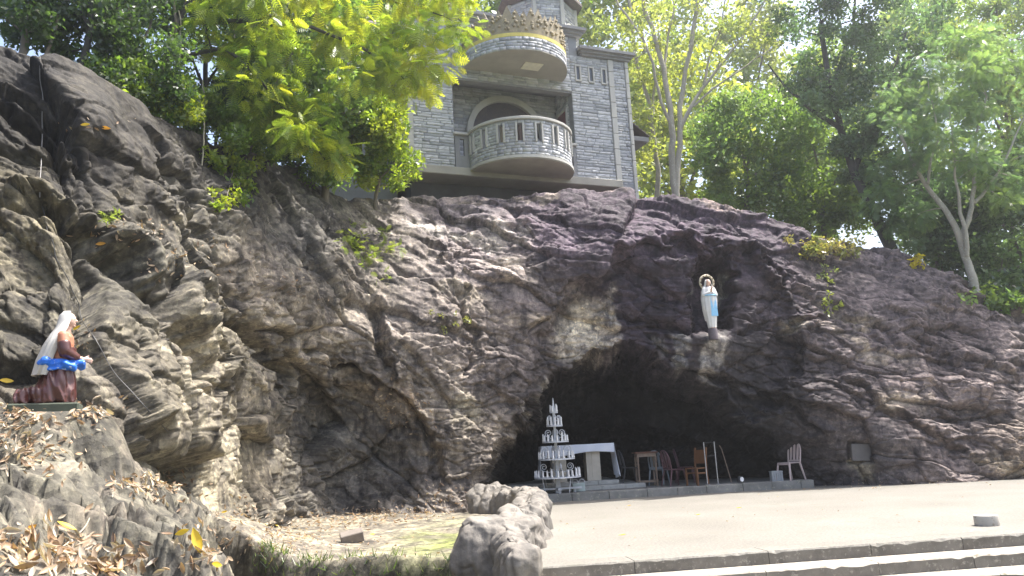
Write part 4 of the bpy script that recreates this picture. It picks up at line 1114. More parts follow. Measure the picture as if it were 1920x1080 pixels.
remeshed(ss, 'sash', M_BLUE, .010, 3, kneel, bumpf=lambda co: .016 * (1 - 2 * np.abs(fbm(co * np.array([7, 7, 15]), 2, 8))) - .010)

# ================================================================== CANDLE STAND
M_PAINTW = worn('white_enamel', (.62, .645, .68), (.50, .52, .56), 7, .45, .1, .003, spots=(.45, .44, .42))
M_WAX = plain('wax', (.78, .78, .78), .5, var=.05)
def plf(a, b_, z=.2):
    q = LL + ld * a + ln * b_; return (q.x, q.y, z)
cs = empty('candle_stand', plf(.42, .42), LA); tag(cs, 'tall white tiered iron candle stand with scrollwork at the cave mouth', 'candle stand')
b = MB(); b.loft([[(s * w_, t * w_, z) for s, t in ((-1, -1), (1, -1), (1, 1), (-1, 1))] for z, w_ in ((.0, .075), (.35, .055), (.5, .045), (1.9, .03), (2.15, .038))]); b.build('post', M_PAINTW, cs)
b = MB(); b.lathe([(.05, 2.15), (.055, 2.2), (.035, 2.26), (.012, 2.47), (.001, 2.50)], 12); b.build('finial', M_PAINTW, cs, smooth=True)
for (z, r, nc) in ((.40, .62, 26), (.87, .49, 20), (1.32, .355, 16), (1.74, .22, 11), (2.10, .115, 6)):
    b = MB(); b.lathe([(r - .05, -.014), (r, -.014), (r, .02), (r - .05, .02), (r - .05, -.014)], 40, (0, 0, z))
    t = b.build('tier', M_PAINTW, cs)
    for k in range(4):
        b = MB(); b.box(.03, -.018, z - .015, r - .03, .018, z + .012, Matrix.Rotation(k * math.pi / 2, 4, 'Z')); b.build('spoke', M_PAINTW, t)
    for k in range(nc):
        a = 2 * math.pi * (k + .3 * random.random()) / nc; h = random.uniform(.13, .21); c = ((r - .026) * math.cos(a), (r - .026) * math.sin(a), z + .026)
        b = MB(); b.lathe([(.028, 0), (.028, .035), (.022, .036), (.019, h), (.006, h + .004), (.003, h + .02)], 8, c); b.build('candle', M_WAX, t, smooth=True)
def spiral(cx, cz, r, turns, s=1, a0=0.): return [(cx + s * r * (1 - .8 * k / 30) * math.cos(a0 + turns * 2 * math.pi * k / 30), 0, cz + r * (1 - .8 * k / 30) * math.sin(a0 + turns * 2 * math.pi * k / 30)) for k in range(31)]
for (z, r, x) in ((.68, .10, .36), (1.12, .13, .30), (1.56, .10, .18), (1.97, .06, .12)):
    for q in range(4):
        b = MB(); M_ = Matrix.Rotation(q * math.pi / 2 + .15, 4, 'Z')
        pts = spiral(x, z, r, 1.6, 1, -1.2) ; pts = [(x * .35, 0, z - r * 1.6)] + pts
        b.tube([tuple(M_ @ Vector(p_)) for p_ in pts], .012, 6); b.build('scroll', M_PAINTW, cs, smooth=True)
for q in range(4):
    b = MB(); M_ = Matrix.Rotation(q * math.pi / 2 + .6, 4, 'Z'); b.tube([tuple(M_ @ Vector(p_)) for p_ in ((.52, 0, .38), (.44, 0, .02))], .014, 6); b.build('strut', M_PAINTW, cs)
b = MB(); b.box(-.62, -.05, .09, .62, .05, .14); b.box(-.05, -.42, .088, .05, .42, .138); base_ = b.build('base_bar', M_PAINTW, cs)
for x, y in ((-.45, 0), (.45, 0), (0, -.33), (0, .38)):
    b = MB(); b.box(x - .02, y - .02, 0, x + .02, y + .02, .087); b.build('foot', M_PAINTW, base_)

# ================================================================== ALTAR
M_MARBLE = worn('cream_marble', (.55, .50, .42), (.42, .38, .31), 4, .5, .1, .004); M_BOARD = plain('pink_board', (.40, .28, .25), .6)
ac = at(1082, 880, 23.35); alt = empty('altar_table', (ac[0], ac[1], .416), LA); tag(alt, 'stone altar table with paired slab pillars inside the cave', 'altar')
b = MB(); b.box(-1.0, -.36, .92, 1.0, .36, 1.0); b.build('table_top', M_BOARD, alt, bevel=.01)
for xc in (-.48, .48):
    pl = empty('pillar'); pl.parent = alt; pl.location = (xc, 0, 0)
    for dx, w_ in ((-.20, .035), (-.135, .035), (.03, .10)):
        b = MB(); b.box(dx - w_ * 1.2, -.28, .0, dx + w_ * 1.2, .28, .915); b.build('slab', M_MARBLE, pl, bevel=.006)
M_CLOTH = worn('altar_linen', (.76, .79, .86), (.66, .70, .80), 3, .85, .25, .02)
b = MB(); nx, nz = 60, 14
def cloth_y(side, u, v): return .012 * math.sin(u * 21 + side) * v
vsC, fsC = [], []
def patch(fn, nu, nv):
    k = len(vsC)
    for j in range(nv + 1):
        for i in range(nu + 1): vsC.append(fn(i / nu, j / nv))
    for j in range(nv):
        for i in range(nu): a = k + j * (nu + 1) + i; fsC.append((a, a + 1, a + nu + 2, a + nu + 1))
patch(lambda u, v: (-1.03 + 2.06 * u, -.39 + .78 * v, 1.012 + .003 * math.sin(u * 17)), 40, 6)
patch(lambda u, v: (-1.03 + 2.06 * u, -.39 - .012 * v - .012 * v * math.sin(u * 33), 1.012 - v * (.29 + .05 * math.sin(u * 5.5 + 1.0) - .04 * u)), 60, 8)
patch(lambda u, v: (-1.03 + 2.06 * u, .39 + .01 * v, 1.012 - v * .2), 30, 4)
patch(lambda u, v: (1.03 + v * (.10 + .035 * math.sin(u * 19)), -.39 + .78 * u, 1.012 - v * (.93 - .05 * math.sin(u * 8))), 40, 20)
patch(lambda u, v: (-1.03 - v * (.06 + .03 * math.sin(u * 19)), -.39 + .78 * u, 1.012 - v * (.85 - .05 * math.sin(u * 8))), 40, 20)
cl = link('altar_cloth', mesh_np('altar_cloth', vsC, fsC, M_CLOTH, True), None, (ac[0], ac[1], .416), (0, 0, LA))
sd_ = cl.modifiers.new('thickness', 'SOLIDIFY'); sd_.thickness = .006
tag(cl, 'white cloth draped over the altar in the cave, hanging to the floor', 'cloth')
# ================================================================== FURNITURE IN THE CAVE
M_WOODR = worn('red_brown_wood', (.20, .085, .05), (.12, .05, .035), 6, .45, .1, .004, stretch=(1, 1, .2))
M_WOODG = worn('worn_wood', (.27, .20, .15), (.17, .12, .09), 7, .6, .2, .004, stretch=(1, 1, .2))
def floor_at(px, py, z=.197): 
    q = Vector(on_z(px, py, z)); k = (q - LL).dot(ln)
    if k < .34:                       # keep it on the platform, not over its edge
        d = Vector(rays(px, py)); t = (.34 + (LL - Vector((0, 0, EYE))).dot(ln)) / d.dot(ln); q = Vector((0, 0, EYE)) + d * t
    return (q.x, q.y, z)
dp = floor_at(1214, 911)
desk = empty('wooden_stand', dp, LA); tag(desk, 'tall wooden stand with turned legs and a red brown top beside the altar', 'stand')
b = MB(); b.box(-.33, -.24, .90, .33, .24, .935); b.build('top', M_WOODR, desk, bevel=.01)
b = MB(); b.box(-.27, -.19, .80, .27, .19, .898); b.build('apron', M_WOODG, desk)
for sx in (-1, 1):
    for sy in (-1, 1):
        b = MB(); b.lathe([(.028, 0), (.034, .03), (.022, .07), (.036, .10), (.036, .16), (.022, .19), (.030, .35), (.026, .55), (.036, .60), (.022, .64), (.036, .68), (.036, .80)], 12, (sx * .25, sy * .17, 0)); b.build('leg', M_WOODG, desk, smooth=True)
b = MB(); b.box(-.24, -.19, .10, .24, -.15, .15); b.build('stretcher', M_WOODG, desk)
b = MB(); b.box(-.24, .15, .10, .24, .19, .15); b.build('stretcher', M_WOODG, desk)
def plastic_chair(name, loc, rz, mat, label, scale=1.0, slats=3):
    t = empty(name, loc, rz); t.scale = (scale,) * 3; tag(t, label, 'chair', 'chairs in the cave')
    b = MB(); b.prism([(-.2, -.21), (.2, -.21), (.225, -.12), (.21, .2), (-.21, .2), (-.225, -.12)], .42, .445); b.box(-.2, -.215, .385, .2, -.195, .42); b.build('seat', mat, t, bevel=.012)
    for sx in (-1, 1):
        b = MB(); b.tube([(sx * .185, -.185, .42), (sx * .205, -.225, .2), (sx * .22, -.25, 0)], [.026, .023, .02], 8); b.build('leg', mat, t, smooth=True)
        b = MB(); b.tube([(sx * .185, .185, .42), (sx * .20, .24, .2), (sx * .215, .29, 0)], [.026, .023, .02], 8); b.build('leg', mat, t, smooth=True)
    b = MB()
    pts = [(-.19, .19, .43)] + [(-.20 * math.cos(a) * (1.0), .20 + .10 * (.3 + .7 * math.sin(a)), .68 + .27 * math.sin(a)) for a in [math.pi * k / 14 for k in range(15)]] + [(.19, .19, .43)]
    b.tube(pts, .02, 8); bk = b.build('back_frame', mat, t, smooth=True)
    for k in range(slats):
        x = (k - (slats - 1) / 2) * (.27 / max(1, slats - .5)); zt = .68 + .27 * math.sqrt(max(0, 1 - (x / .2) ** 2)) - .01
        b = MB(); b.loft([[(x - w_, y - .008, z), (x + w_, y - .008, z), (x + w_, y + .008, z), (x - w_, y + .008, z)] for z, y, w_ in ((.46, .19, .026), (.66, .23, .034), (zt, .285, .026))]); b.build('back_slat', mat, bk)
    b = MB(); b.box(-.19, .185, .455, .19, .215, .50); b.build('back_rail', mat, bk)
    return t
M_PBLUE = plain('blue_grey_plastic', (.17, .20, .225), .4); M_MAROON = plain('maroon_plastic', (.09, .04, .052), .35); M_PINKW = worn('pink_white_plastic', (.58, .48, .47), (.46, .37, .36), 5, .45, .05, .002)
M_ORW = worn('orange_wood', (.19, .085, .035), (.12, .055, .025), 6, .4, .1, .004, stretch=(1, 1, .2)); M_BLACK = plain('black_metal', (.03, .032, .036), .5)
plastic_chair('plastic_chair', floor_at(1237, 909), LA + 2.6, M_PBLUE, 'blue grey plastic chair behind the tall wooden stand')
plastic_chair('plastic_chair', floor_at(1266, 911), LA + 1.9, M_MAROON, 'maroon plastic chair next to the wooden stand, its back to the altar')
plastic_chair('plastic_chair', floor_at(1288, 905), LA + 1.2, M_MAROON, 'maroon plastic chair set back against the orange wooden chair')
plastic_chair('plastic_chair', floor_at(1484, 909), LA - 1.12, M_PINKW, 'pinkish white plastic chair standing alone at the end of the platform', 1.06)
plastic_chair('metal_chair', floor_at(1182, 905, .30), LA + 1.7, M_BLACK, 'black metal chair half hidden between altar and wooden stand', .95, 2)
# wooden chair
t = empty('wooden_chair', floor_at(1308, 910), LA - 1.0); tag(t, 'orange brown wooden chair with panelled back in the cave', 'chair', 'chairs in the cave')
b = MB(); b.box(-.21, -.21, .43, .21, .21, .46); b.build('seat', M_ORW, t, bevel=.008)
for sx in (-1, 1):
    b = MB(); b.box(sx * .19 - .02, -.205, 0, sx * .19 + .02, -.165, .43); b.build('leg', M_ORW, t)
    b = MB(); b.loft([[(sx * .19 - .02, y, z), (sx * .19 + .02, y, z), (sx * .19 + .02, y + .04, z), (sx * .19 - .02, y + .04, z)] for y, z in ((.19, 0), (.165, .43), (.175, .6), (.23, .98))]); b.build('leg', M_ORW, t)
    b = MB(); b.box(sx * .19 - .01, -.16, .3, sx * .19 + .01, .17, .34); b.build('side_rail', M_ORW, t)
b = MB(); b.loft([[(-.168, y, z), (.168, y, z), (.168, y + .02, z), (-.168, y + .02, z)] for y, z in ((.185, .56), (.23, .92))]); b.build('back_panel', M_ORW, t)
# metal frame on two poles
M_STEEL = worn('galvanised_steel', (.55, .56, .58), (.38, .39, .41), 8, .35, .1, .002, metallic=.6)
p1_, p2_ = Vector(floor_at(1327, 911)), Vector(floor_at(1347, 911)); t = empty('pole_frame', tuple((p1_ + p2_) / 2), LA); tag(t, 'bare steel frame on two thin poles standing in the cave', 'frame')
hw = (p2_ - p1_).length / 2
for s_ in (-1, 1):
    b = MB(); b.tube([(s_ * hw, 0, 0), (s_ * hw, 0, 1.12)], .013, 8); b.build('pole', M_STEEL, t)
for z in (.75, 1.10):
    b = MB(); b.tube([(-hw, 0, z), (hw, 0, z)], .008, 6); b.build('crossbar', M_BLACK, t)
for s_ in (-1, 1):
    b = MB(); b.box(s_ * hw - .02, -.14, 0, s_ * hw + .02, .14, .015); b.build('foot', M_STEEL, t)
q0 = Vector(floor_at(1372, 905)); b = MB(); b.tube([(0, 0, 0), (-.12, .25, .9), (-.15, .33, 1.0)], .013, 6); o = b.build('stick', M_WOODG, None, tuple(q0)); tag(o, 'thin bare stick leaning against the cave wall', 'stick')
# floodlight
fl = empty('floodlight', floor_at(1389, 908), LA + .3); tag(fl, 'small white floodlight lying on the cave platform', 'floodlight')
b = MB(); b.loft([ring((0, 0, .02), .07, .05, 16), ring((0, 0, .05), .085, .06, 16), ring((0, -.01, .14), .085, .06, 16), ring((0, -.01, .18), .05, .04, 16)]); b.build('housing', M_BLACK, fl, smooth=True)
b = MB(); b.lathe([(.001, 0), (.055, .004), (.06, .012)], 16); b.build('lens', plain('lamp_white', (.85, .85, .85), .2), fl, (0, -.065, .10), (math.pi / 2, 0, 0))
b = MB(); b.tube([(-.09, 0, .09), (-.09, 0, .0), (.09, 0, 0), (.09, 0, .09)], .008, 6); b.build('bracket', M_BLACK, fl)
# crate
ct = empty('plastic_crate', floor_at(1457, 907), LA); tag(ct, 'grey slatted plastic crate beside the pinkish white chair', 'crate'); M_CR = plain('grey_plastic', (.33, .35, .37), .5)
for s_ in (-1, 1):
    for k in range(5): b = MB(); b.box(-.14 + k * .06, s_ * .1 - .005, .02, -.10 + k * .06, s_ * .1 + .005, .24); b.build('slat', M_CR, ct)
    for k in range(3): b = MB(); b.box(s_ * .145 - .005, -.09 + k * .065, .02, s_ * .145 + .005, -.05 + k * .065, .24); b.build('slat', M_CR, ct)
b = MB(); b.box(-.15, -.105, 0, .15, .105, .02); b.build('bottom', M_CR, ct)
b = MB()
b.box(-.152, -.112, .24, .152, -.09, .265); b.box(-.152, .09, .24, .152, .112, .265); b.box(-.152, -.089, .24, -.13, .089, .265); b.box(.13, -.089, .24, .152, .089, .265); b.build('rim', M_CR, ct)
# wire planter with loops
wp = empty('wire_planter', plf(.98, .62), LA); tag(wp, 'low pale planter with wire loops next to the candle stand', 'planter')
b = MB(); b.box(-.17, -.1, .0, .17, .1, .22); b.build('trough', plain('pale_green_paint', (.36, .43, .42), .6), wp, bevel=.01)
for x in (-.09, .09):
    b = MB(); b.tube([(x + .085 * math.cos(a), -.09, .22 + .10 * math.sin(a)) for a in [math.pi * k / 12 for k in range(13)]], .009, 6); b.build('loop', M_PAINTW, wp, smooth=True)
# plaque slab at the foot of the right rock
ph = hit(1616, 848); b = MB(); pw = .33
b.box(-.32, -.09, -.22, .32, .02, .22); o = b.build('stone_plaque', worn('plaque_slate', (.15, .14, .135), (.10, .095, .095), 4, .7, .3, .006), None, (ph[0].x, ph[0].y - .06, ph[0].z), (0, .05, LA - .05), bevel=.012)
tag(o, 'grey rectangular stone plaque set in the foot of the right rock', 'plaque')
# ================================================================== SMALL THINGS ON THE PLAZA AND THE EARTH
M_STUMP = worn('light_concrete', (.44, .42, .38), (.33, .31, .28), 5, .9, .3, .006, spots=(.22, .2, .17))
for (px, py, r, h, lab) in ((1857, 986, .155, .135, 'round concrete stump standing free on the plaza near the steps'), (992, 1056, .135, .14, 'round concrete stump beside the nearest boulder of the parapet')):
    q = on_z(px, py, 0); b = MB(); b.lathe([(r * .98, 0), (r, .01), (r * 1.0, h - .015), (r * .97, h), (r * .5, h + .004), (.001, h + .002)], 28); o = b.build('concrete_stump', M_STUMP, None, (q[0], q[1] + r * .5, .001), smooth=True); tag(o, lab, 'stump', 'concrete stumps')
q = on_z(1013, 984, 0); b = MB(); b.box(-.11, -.1, 0, .11, .1, .34); o = b.build('concrete_post', M_STUMP, None, (q[0] + .05, q[1], .001), (0, 0, .3), bevel=.015); tag(o, 'short square concrete post leaning by the far boulders of the parapet', 'post')
q = hit(660, 1018)[0]; b = MB(); b.box(-.19, -.1, -.085, .19, .1, .085); o = b.build('concrete_block', worn('dark_block', (.23, .20, .17), (.15, .13, .11), 5, .9, .4, .008), None, (q.x, q.y, q.z + .10), (.35, -.18, .25), bevel=.012); tag(o, 'loose concrete block lying tilted among the dry leaves', 'block')
# cables on the left rock
M_CABLE = plain('cable', (.035, .035, .035), .5)
def surf_line(pts, r, name, mat, label, cat, lift=.03, n=10):
    P_ = []
    for i in range(len(pts) - 1):
        for k in range(n):
            t = k / n; x = pts[i][0] * (1 - t) + pts[i + 1][0] * t; y = pts[i][1] * (1 - t) + pts[i + 1][1] * t
            h_ = hit(x, y)
            if h_: P_.append(h_[0] + h_[1] * lift)
    # taut: smooth it
    A = np.array([tuple(p_) for p_ in P_])
    for _ in range(3): A[1:-1] = (A[:-2] + 2 * A[1:-1] + A[2:]) / 4
    b = MB(); b.tube([tuple(a) for a in A], r, 6); o = b.build(name, mat, smooth=True); tag(o, label, cat)
surf_line([(78, 110), (80, 240), (76, 380)], .007, 'cable', plain('grey_cable', (.22, .21, .2), .6), 'grey cable hanging straight down the dark upper left rock', 'cable', .05)
surf_line([(76, 384), (105, 480), (150, 590), (210, 690), (320, 815)], .006, 'cable', M_CABLE, 'thin black cable running past the kneeling statue down the rock', 'cable', .06)
# ================================================================== VEGETATION
def leaf_mat(name, gloss=.06, trans=.62, rough=.35):
    m, nt, b, out = new_mat(name)
    nt.nodes.remove(b)
    a = nd(nt, 'ShaderNodeVertexColor', layer_name='Col')
    d = nd(nt, 'ShaderNodeBsdfDiffuse'); t = nd(nt, 'ShaderNodeBsdfTranslucent'); g = nd(nt, 'ShaderNodeBsdfGlossy', i_Roughness=rough)
    ct_ = mixc(nt, 1.0, a.outputs[0], (1.25, 1.2, .7), 'MULTIPLY')
    nt.links.new(a.outputs[0], d.inputs[0]); nt.links.new(ct_, t.inputs[0])
    m1 = nd(nt, 'ShaderNodeMixShader'); m1.inputs[0].default_value = trans
    m2 = nd(nt, 'ShaderNodeMixShader'); m2.inputs[0].default_value = gloss
    nt.links.new(d.outputs[0], m1.inputs[1]); nt.links.new(t.outputs[0], m1.inputs[2])
    nt.links.new(m1.outputs[0], m2.inputs[1]); nt.links.new(g.outputs[0], m2.inputs[2])
    nt.links.new(m2.outputs[0], out.inputs[0])
    return m
M_LEAF = leaf_mat('leaf')
M_BARK = worn('bark', (.21, .18, .145), (.12, .105, .085), 5, .9, .6, .02, stretch=(1, 1, .3))
M_BARKP = worn('pale_bark', (.40, .37, .31), (.26, .235, .19), 4, .85, .5, .02, stretch=(1, 1, .3), spots=(.5, .48, .42))
M_BARKD = worn('dark_bark', (.075, .07, .06), (.045, .045, .042), 5, .9, .6, .02)
def frames(n, up=.0, R=rng):
    """random orthonormal leaf frames; up>0 leans leaf normals to the sky"""
    nrm = R.normal(size=(n, 3)); nrm[:, 2] += up; nrm /= np.linalg.norm(nrm, axis=1, keepdims=True)
    t = R.normal(size=(n, 3)); t -= (t * nrm).sum(1, keepdims=True) * nrm; t /= np.linalg.norm(t, axis=1, keepdims=True) + 1e-9
    return np.cross(nrm, t), t, nrm
LEAF_V = {'broad': np.array([(0, 0, 0), (.27, .38, .06), (0, 1, -.05), (-.27, .38, .06)]),
          'slim': np.array([(0, 0, 0), (.15, .42, .04), (0, 1, -.08), (-.15, .42, .04)])}
def frond_template(pairs=8, L=1.0, ll=.30, w=.085):
    vs_, fs_ = [], []
    for i in range(pairs):
        y = .1 + .9 * i / (pairs - 1); l_ = ll * math.sin(math.pi * min(.97, .18 + .8 * i / (pairs - 1))) + .03; dr = -.16 * y * y
        for s_ in (-1, 1):
            k = len(vs_)
            vs_ += [(0, y - w * .5, dr), (0, y + w * .5, dr), (s_ * l_, y + l_ * .45 + w * .4, dr - .05), (s_ * l_ * .95, y + l_ * .45 - w * .4, dr - .05)]
            fs_.append((k, k + 1, k + 2, k + 3))
    k = len(vs_); vs_ += [(-.012, 0, 0), (.012, 0, 0), (.006, 1, -.16), (-.006, 1, -.16)]; fs_.append((k, k + 1, k + 2, k + 3))
    return np.array(vs_), np.array(fs_)
FR_V, FR_F = frond_template()
def leaves(pos, size, cols, kind='broad', up=.5, droop=0.0, tv=None, tf=None, R=rng, dirs=None):
    n = len(pos); x, y, z = frames(n, up, R)
    if dirs is not None:
        y = dirs + .55 * R.normal(size=(n, 3)); y[:, 2] -= droop; y /= np.linalg.norm(y, axis=1, keepdims=True)
        z = R.normal(size=(n, 3)) * .4; z[:, 2] += 1; z -= (z * y).sum(1, keepdims=True) * y; z /= np.linalg.norm(z, axis=1, keepdims=True); x = np.cross(y, z)
    if tv is None: tv = LEAF_V[kind]; tf = np.array([(0, 1, 2, 3)])
    V_ = pos[:, None] + size[:, None, None] * (tv[None, :, 0:1] * x[:, None] + tv[None, :, 1:2] * y[:, None] + tv[None, :, 2:3] * z[:, None])
    F_ = (tf[None] + (np.arange(n) * len(tv))[:, None, None]).reshape(-1, tf.shape[1])
    C_ = np.repeat(cols, len(tv), 0)
    return V_.reshape(-1, 3), F_, C_
def in_poly_samples(poly, n, R=rng):
    poly = np.array(poly, float); lo, hi = poly.min(0), poly.max(0); out = np.zeros((0, 2))
    while len(out) < n:
        q = R.uniform(lo, hi, (n * 3, 2)); out = np.concatenate([out, q[poly_sd(q[:, 0], q[:, 1], poly) > 0]])
    return out[:n]
def clumps(poly, Y0, Y1, n, r0, r1, R=rng):
    q = in_poly_samples(poly, n, R); Yc = R.uniform(Y0, Y1, n)
    return np.concatenate([at(q[:, 0], q[:, 1], Yc), R.uniform(r0, r1, (n, 1))], 1)
def bend(p0, p1, k=6, amp=.12, R=random):
    p0, p1 = Vector(p0), Vector(p1); L = (p1 - p0).length; off = Vector((R.uniform(-1, 1), R.uniform(-1, 1), R.uniform(-.2, .6))) * L * amp
    return [p0.lerp(p1, i / k) + off * math.sin(math.pi * i / k) + Vector((R.uniform(-1, 1), R.uniform(-1, 1), R.uniform(-1, 1))) * L * .015 * (0 < i < k) for i in range(k + 1)]
def make_tree(name, label, stems, cl, per, size, palette, group=None, kind='broad', bark=None, up=.5, twigs=True, droop=0., squash=.75, cat='tree', shell=.55, twig_r=.022, gap=.0):
    """stems: list of (world points, base radius, tip radius). cl: clumps (x,y,z,r)."""
    bark = bark or M_BARK
    base = Vector(stems[0][0][0]); root = empty(name, tuple(base)); tag(root, label, cat, group)
    tb = MB(); skel = []
    for pts, r0, r1 in stems:
        P_ = []
        for i in range(len(pts) - 1):
            seg = bend(pts[i], pts[i + 1], 5, .05)
            P_ += seg[:-1]
        P_.append(Vector(pts[-1])); n = len(P_)
        rs = [r0 + (r1 - r0) * (i / (n - 1)) ** .8 for i in range(n)]
        if stems.index((pts, r0, r1)) == 0: rs[0] *= 1.35
        tb.tube([p_ - base for p_ in P_], rs, 9)
        skel += [(p_, r_) for p_, r_ in zip(P_, rs)][n // 4:]
    tb.build('trunk', bark, root, smooth=True)
    if twigs and len(skel):
        A = np.array([tuple(p_) for p_, _ in skel]); br = MB()
        order = np.argsort([np.min(((A - c[:3]) ** 2).sum(1)) for c in cl])
        AL = [tuple(a) for a in A]; AR = [r_ for _, r_ in skel]
        for i in order:
            c = cl[i]; D = ((np.array(AL) - c[:3]) ** 2).sum(1) + .6 * np.maximum(0, np.array(AL)[:, 2] - c[2] + .2) ** 2
            j = int(np.argmin(D)); r_ = min(AR[j] * .6, twig_r * (1 + math.sqrt(D[j]) * .35))
            pp = bend(AL[j], c[:3], 5, .10); rr = [r_ * (1 - .75 * k / 5) for k in range(6)]
            br.tube([p_ - base for p_ in pp], rr, 5)
            AL += [tuple(p_) for p_ in pp[2:]]; AR += rr[2:]
        tag(br.build('branches', bark, root, smooth=True), kind='stuff')
    n = len(cl); N_ = n * per; ci = np.repeat(np.arange(n), per)
    dv = rng.normal(size=(N_, 3)); dv /= np.linalg.norm(dv, axis=1, keepdims=True)
    rad = rng.uniform(0, 1, (N_, 1)) ** shell
    pos = cl[ci, :3] + dv * rad * cl[ci, 3:4] * np.array([1, 1, squash])
    pal = np.array(palette); pc = pal[rng.integers(0, len(pal), n)][ci]; pl_ = pal[rng.integers(0, len(pal), N_)]
    col = (.6 * pc + .4 * pl_) * rng.uniform(.75, 1.25, (N_, 1))
    sz = size * rng.uniform(.65, 1.3, N_)
    if kind == 'frond':
        V_, F_, C_ = leaves(pos, sz, col, tv=FR_V, tf=FR_F, dirs=dv * np.array([1, 1, .5]), droop=droop)
    else:
        V_, F_, C_ = leaves(pos, sz, col, kind, up)
    link('crown', mesh_np('crown', V_ - np.array(base), F_, M_LEAF, False, C_), root)
    return root
def W_(*q): return [Vector(at(*p_)) for p_ in q]
def rooted(pts, sink=.35):
    """first point goes down to the rock or ground below it"""
    d = drop(pts[0].x, pts[0].y, pts[0].z + 3.0) if True else None
    z = d[0].z if d and d[0].z < pts[0].z + 1.5 else min(pts[0].z, pts[0].z)
    return [Vector((pts[0].x, pts[0].y, z - sink))] + pts
YG = [(.36, .42, .035), (.28, .38, .04), (.44, .46, .045)]
BG_ = [(.17, .28, .035), (.23, .33, .045), (.12, .22, .035)]
DG = [(.06, .115, .035), (.08, .145, .04), (.05, .10, .032)]
MG = [(.19, .30, .10), (.23, .34, .11), (.15, .26, .09)]
PG = [(.30, .36, .11), (.36, .40, .12), (.24, .33, .10)]
TG = [(.15, .26, .14), (.18, .29, .15), (.12, .22, .12)]
# ---- left: feathery tree leaning out over the rock
P_ = W_((330, 190, 15.2))
stems = [(rooted(W_((290, 190, 15.5), (330, 40, 15.8), (420, -80, 16.4))), .16, .06),
         (W_((310, 110, 15.6), (420, 90, 15.8), (520, 190, 16.2), (610, 300, 16.6)), .06, .015),
         (W_((330, 40, 15.8), (520, 30, 16.4), (680, 90, 17.2), (760, 150, 17.6)), .07, .015),
         (W_((400, -60, 16.3), (640, -30, 17.0), (830, 30, 18.0)), .06, .015)]
cl = np.concatenate([clumps([(320, -60), (480, -60), (560, 60), (500, 190), (420, 140), (340, 60)], 15.2, 17.0, 26, .35, .6),
                     clumps([(480, 150), (560, 170), (650, 290), (600, 310), (500, 240)], 15.6, 16.8, 14, .3, .5),
                     clumps([(540, -60), (890, -60), (872, 60), (800, 160), (740, 200), (660, 130), (580, 60)], 16.2, 18.6, 48, .35, .62)])
make_tree('feathery_tree', 'yellow green feathery-leaved tree leaning out over the left rock toward the chapel', stems, cl, 30, .36, YG + BG_[:2], kind='frond', bark=M_BARKD, droop=.5)
# ---- left: broadleaf trees behind and below it
stems = [(rooted(W_((610, 345, 19.6), (600, 230, 19.8), (560, 100, 20.2))), .13, .05), (W_((602, 250, 19.7), (690, 170, 20), (740, 80, 20.4)), .06, .02), (W_((605, 290, 19.7), (520, 210, 19.6), (470, 140, 19.8)), .06, .02)]
cl = np.concatenate([clumps([(420, 100), (620, 60), (700, 160), (640, 330), (520, 300), (430, 200)], 18.4, 21, 46, .4, .75), clumps([(480, -40), (760, -40), (720, 130), (520, 100)], 19.5, 22, 30, .5, .8)])
make_tree('broadleaf_tree', 'mid green broadleaf tree rooted on the crest behind the feathery tree', stems, cl, 240, .17, BG_ + MG, shell=.45)
stems = [(rooted(W_((705, 365, 20.9), (715, 280, 20.8), (735, 200, 20.7))), .07, .03), (W_((708, 330, 20.9), (660, 270, 20.4), (640, 220, 20.2)), .04, .015), (W_((707, 340, 20.8), (745, 300, 20.5)), .03, .012)]
cl = clumps([(640, 200), (700, 190), (765, 215), (775, 320), (755, 365), (690, 375), (640, 330), (620, 260)], 19.8, 21.2, 46, .28, .5)
make_tree('leafy_shrub', 'bright green leafy shrub hanging over the rock edge beside the chapel', stems, cl, 200, .14, BG_ + YG[:2], cat='shrub', shell=.45)
# ---- left: thicket of thin dark stems at the top of the cliff
rt = random.Random(3)
for i, (px, Y, dx, lab) in enumerate(((45, 13.2, 30, 'dark green tree with thin stem at the far end of the left crest'), (150, 13.6, 40, 'dark green tree with forked thin stem on the left crest'), (255, 14.6, -20, 'slender tree with leaning stem on the left crest among vines'), (365, 16.6, 40, 'slender dark tree standing behind the feathery tree on the left crest'), (470, 18.6, 20, 'dark leafy tree half hidden behind the feathery foliage'))):
    sy = float(np.interp(px, SKY_X, SKY_Y))
    stems = [(rooted(W_((px, sy - 6, Y), (px + dx * .5, sy - 120, Y + .3), (px + dx, -80, Y + .8), (px + dx, -260, Y + 1))), .085, .03),
             (W_((px + dx * .3, sy - 70, Y + .2), (px + dx + 60, sy - 190, Y + .5)), .04, .015), (W_((px + dx * .4, sy - 90, Y + .2), (px - 50, sy - 200, Y + .2)), .04, .015),
             (rooted(W_((px + 40, sy + 12, Y + .2), (px + 75, sy - 150, Y + .7), (px + 60, -150, Y + 1))), .05, .02)]
    cl = np.concatenate([clumps([(px - 110, -330), (px + 120, -330), (px + 120, sy - 60), (px + 40, sy - 30), (px - 60, sy - 60)], Y - .6, Y + 2.0, 60, .3, .6), clumps([(px - 60, sy - 110), (px + 90, sy - 90), (px + 90, sy - 5), (px - 40, sy - 15)], Y - .2, Y + .9, 16, .2, .4)])
    make_tree('crest_tree', lab, stems, cl, 170, .115, DG + BG_[2:] + DG, group='trees on the left crest', shell=.45, bark=M_BARKD if i % 2 else M_BARK)
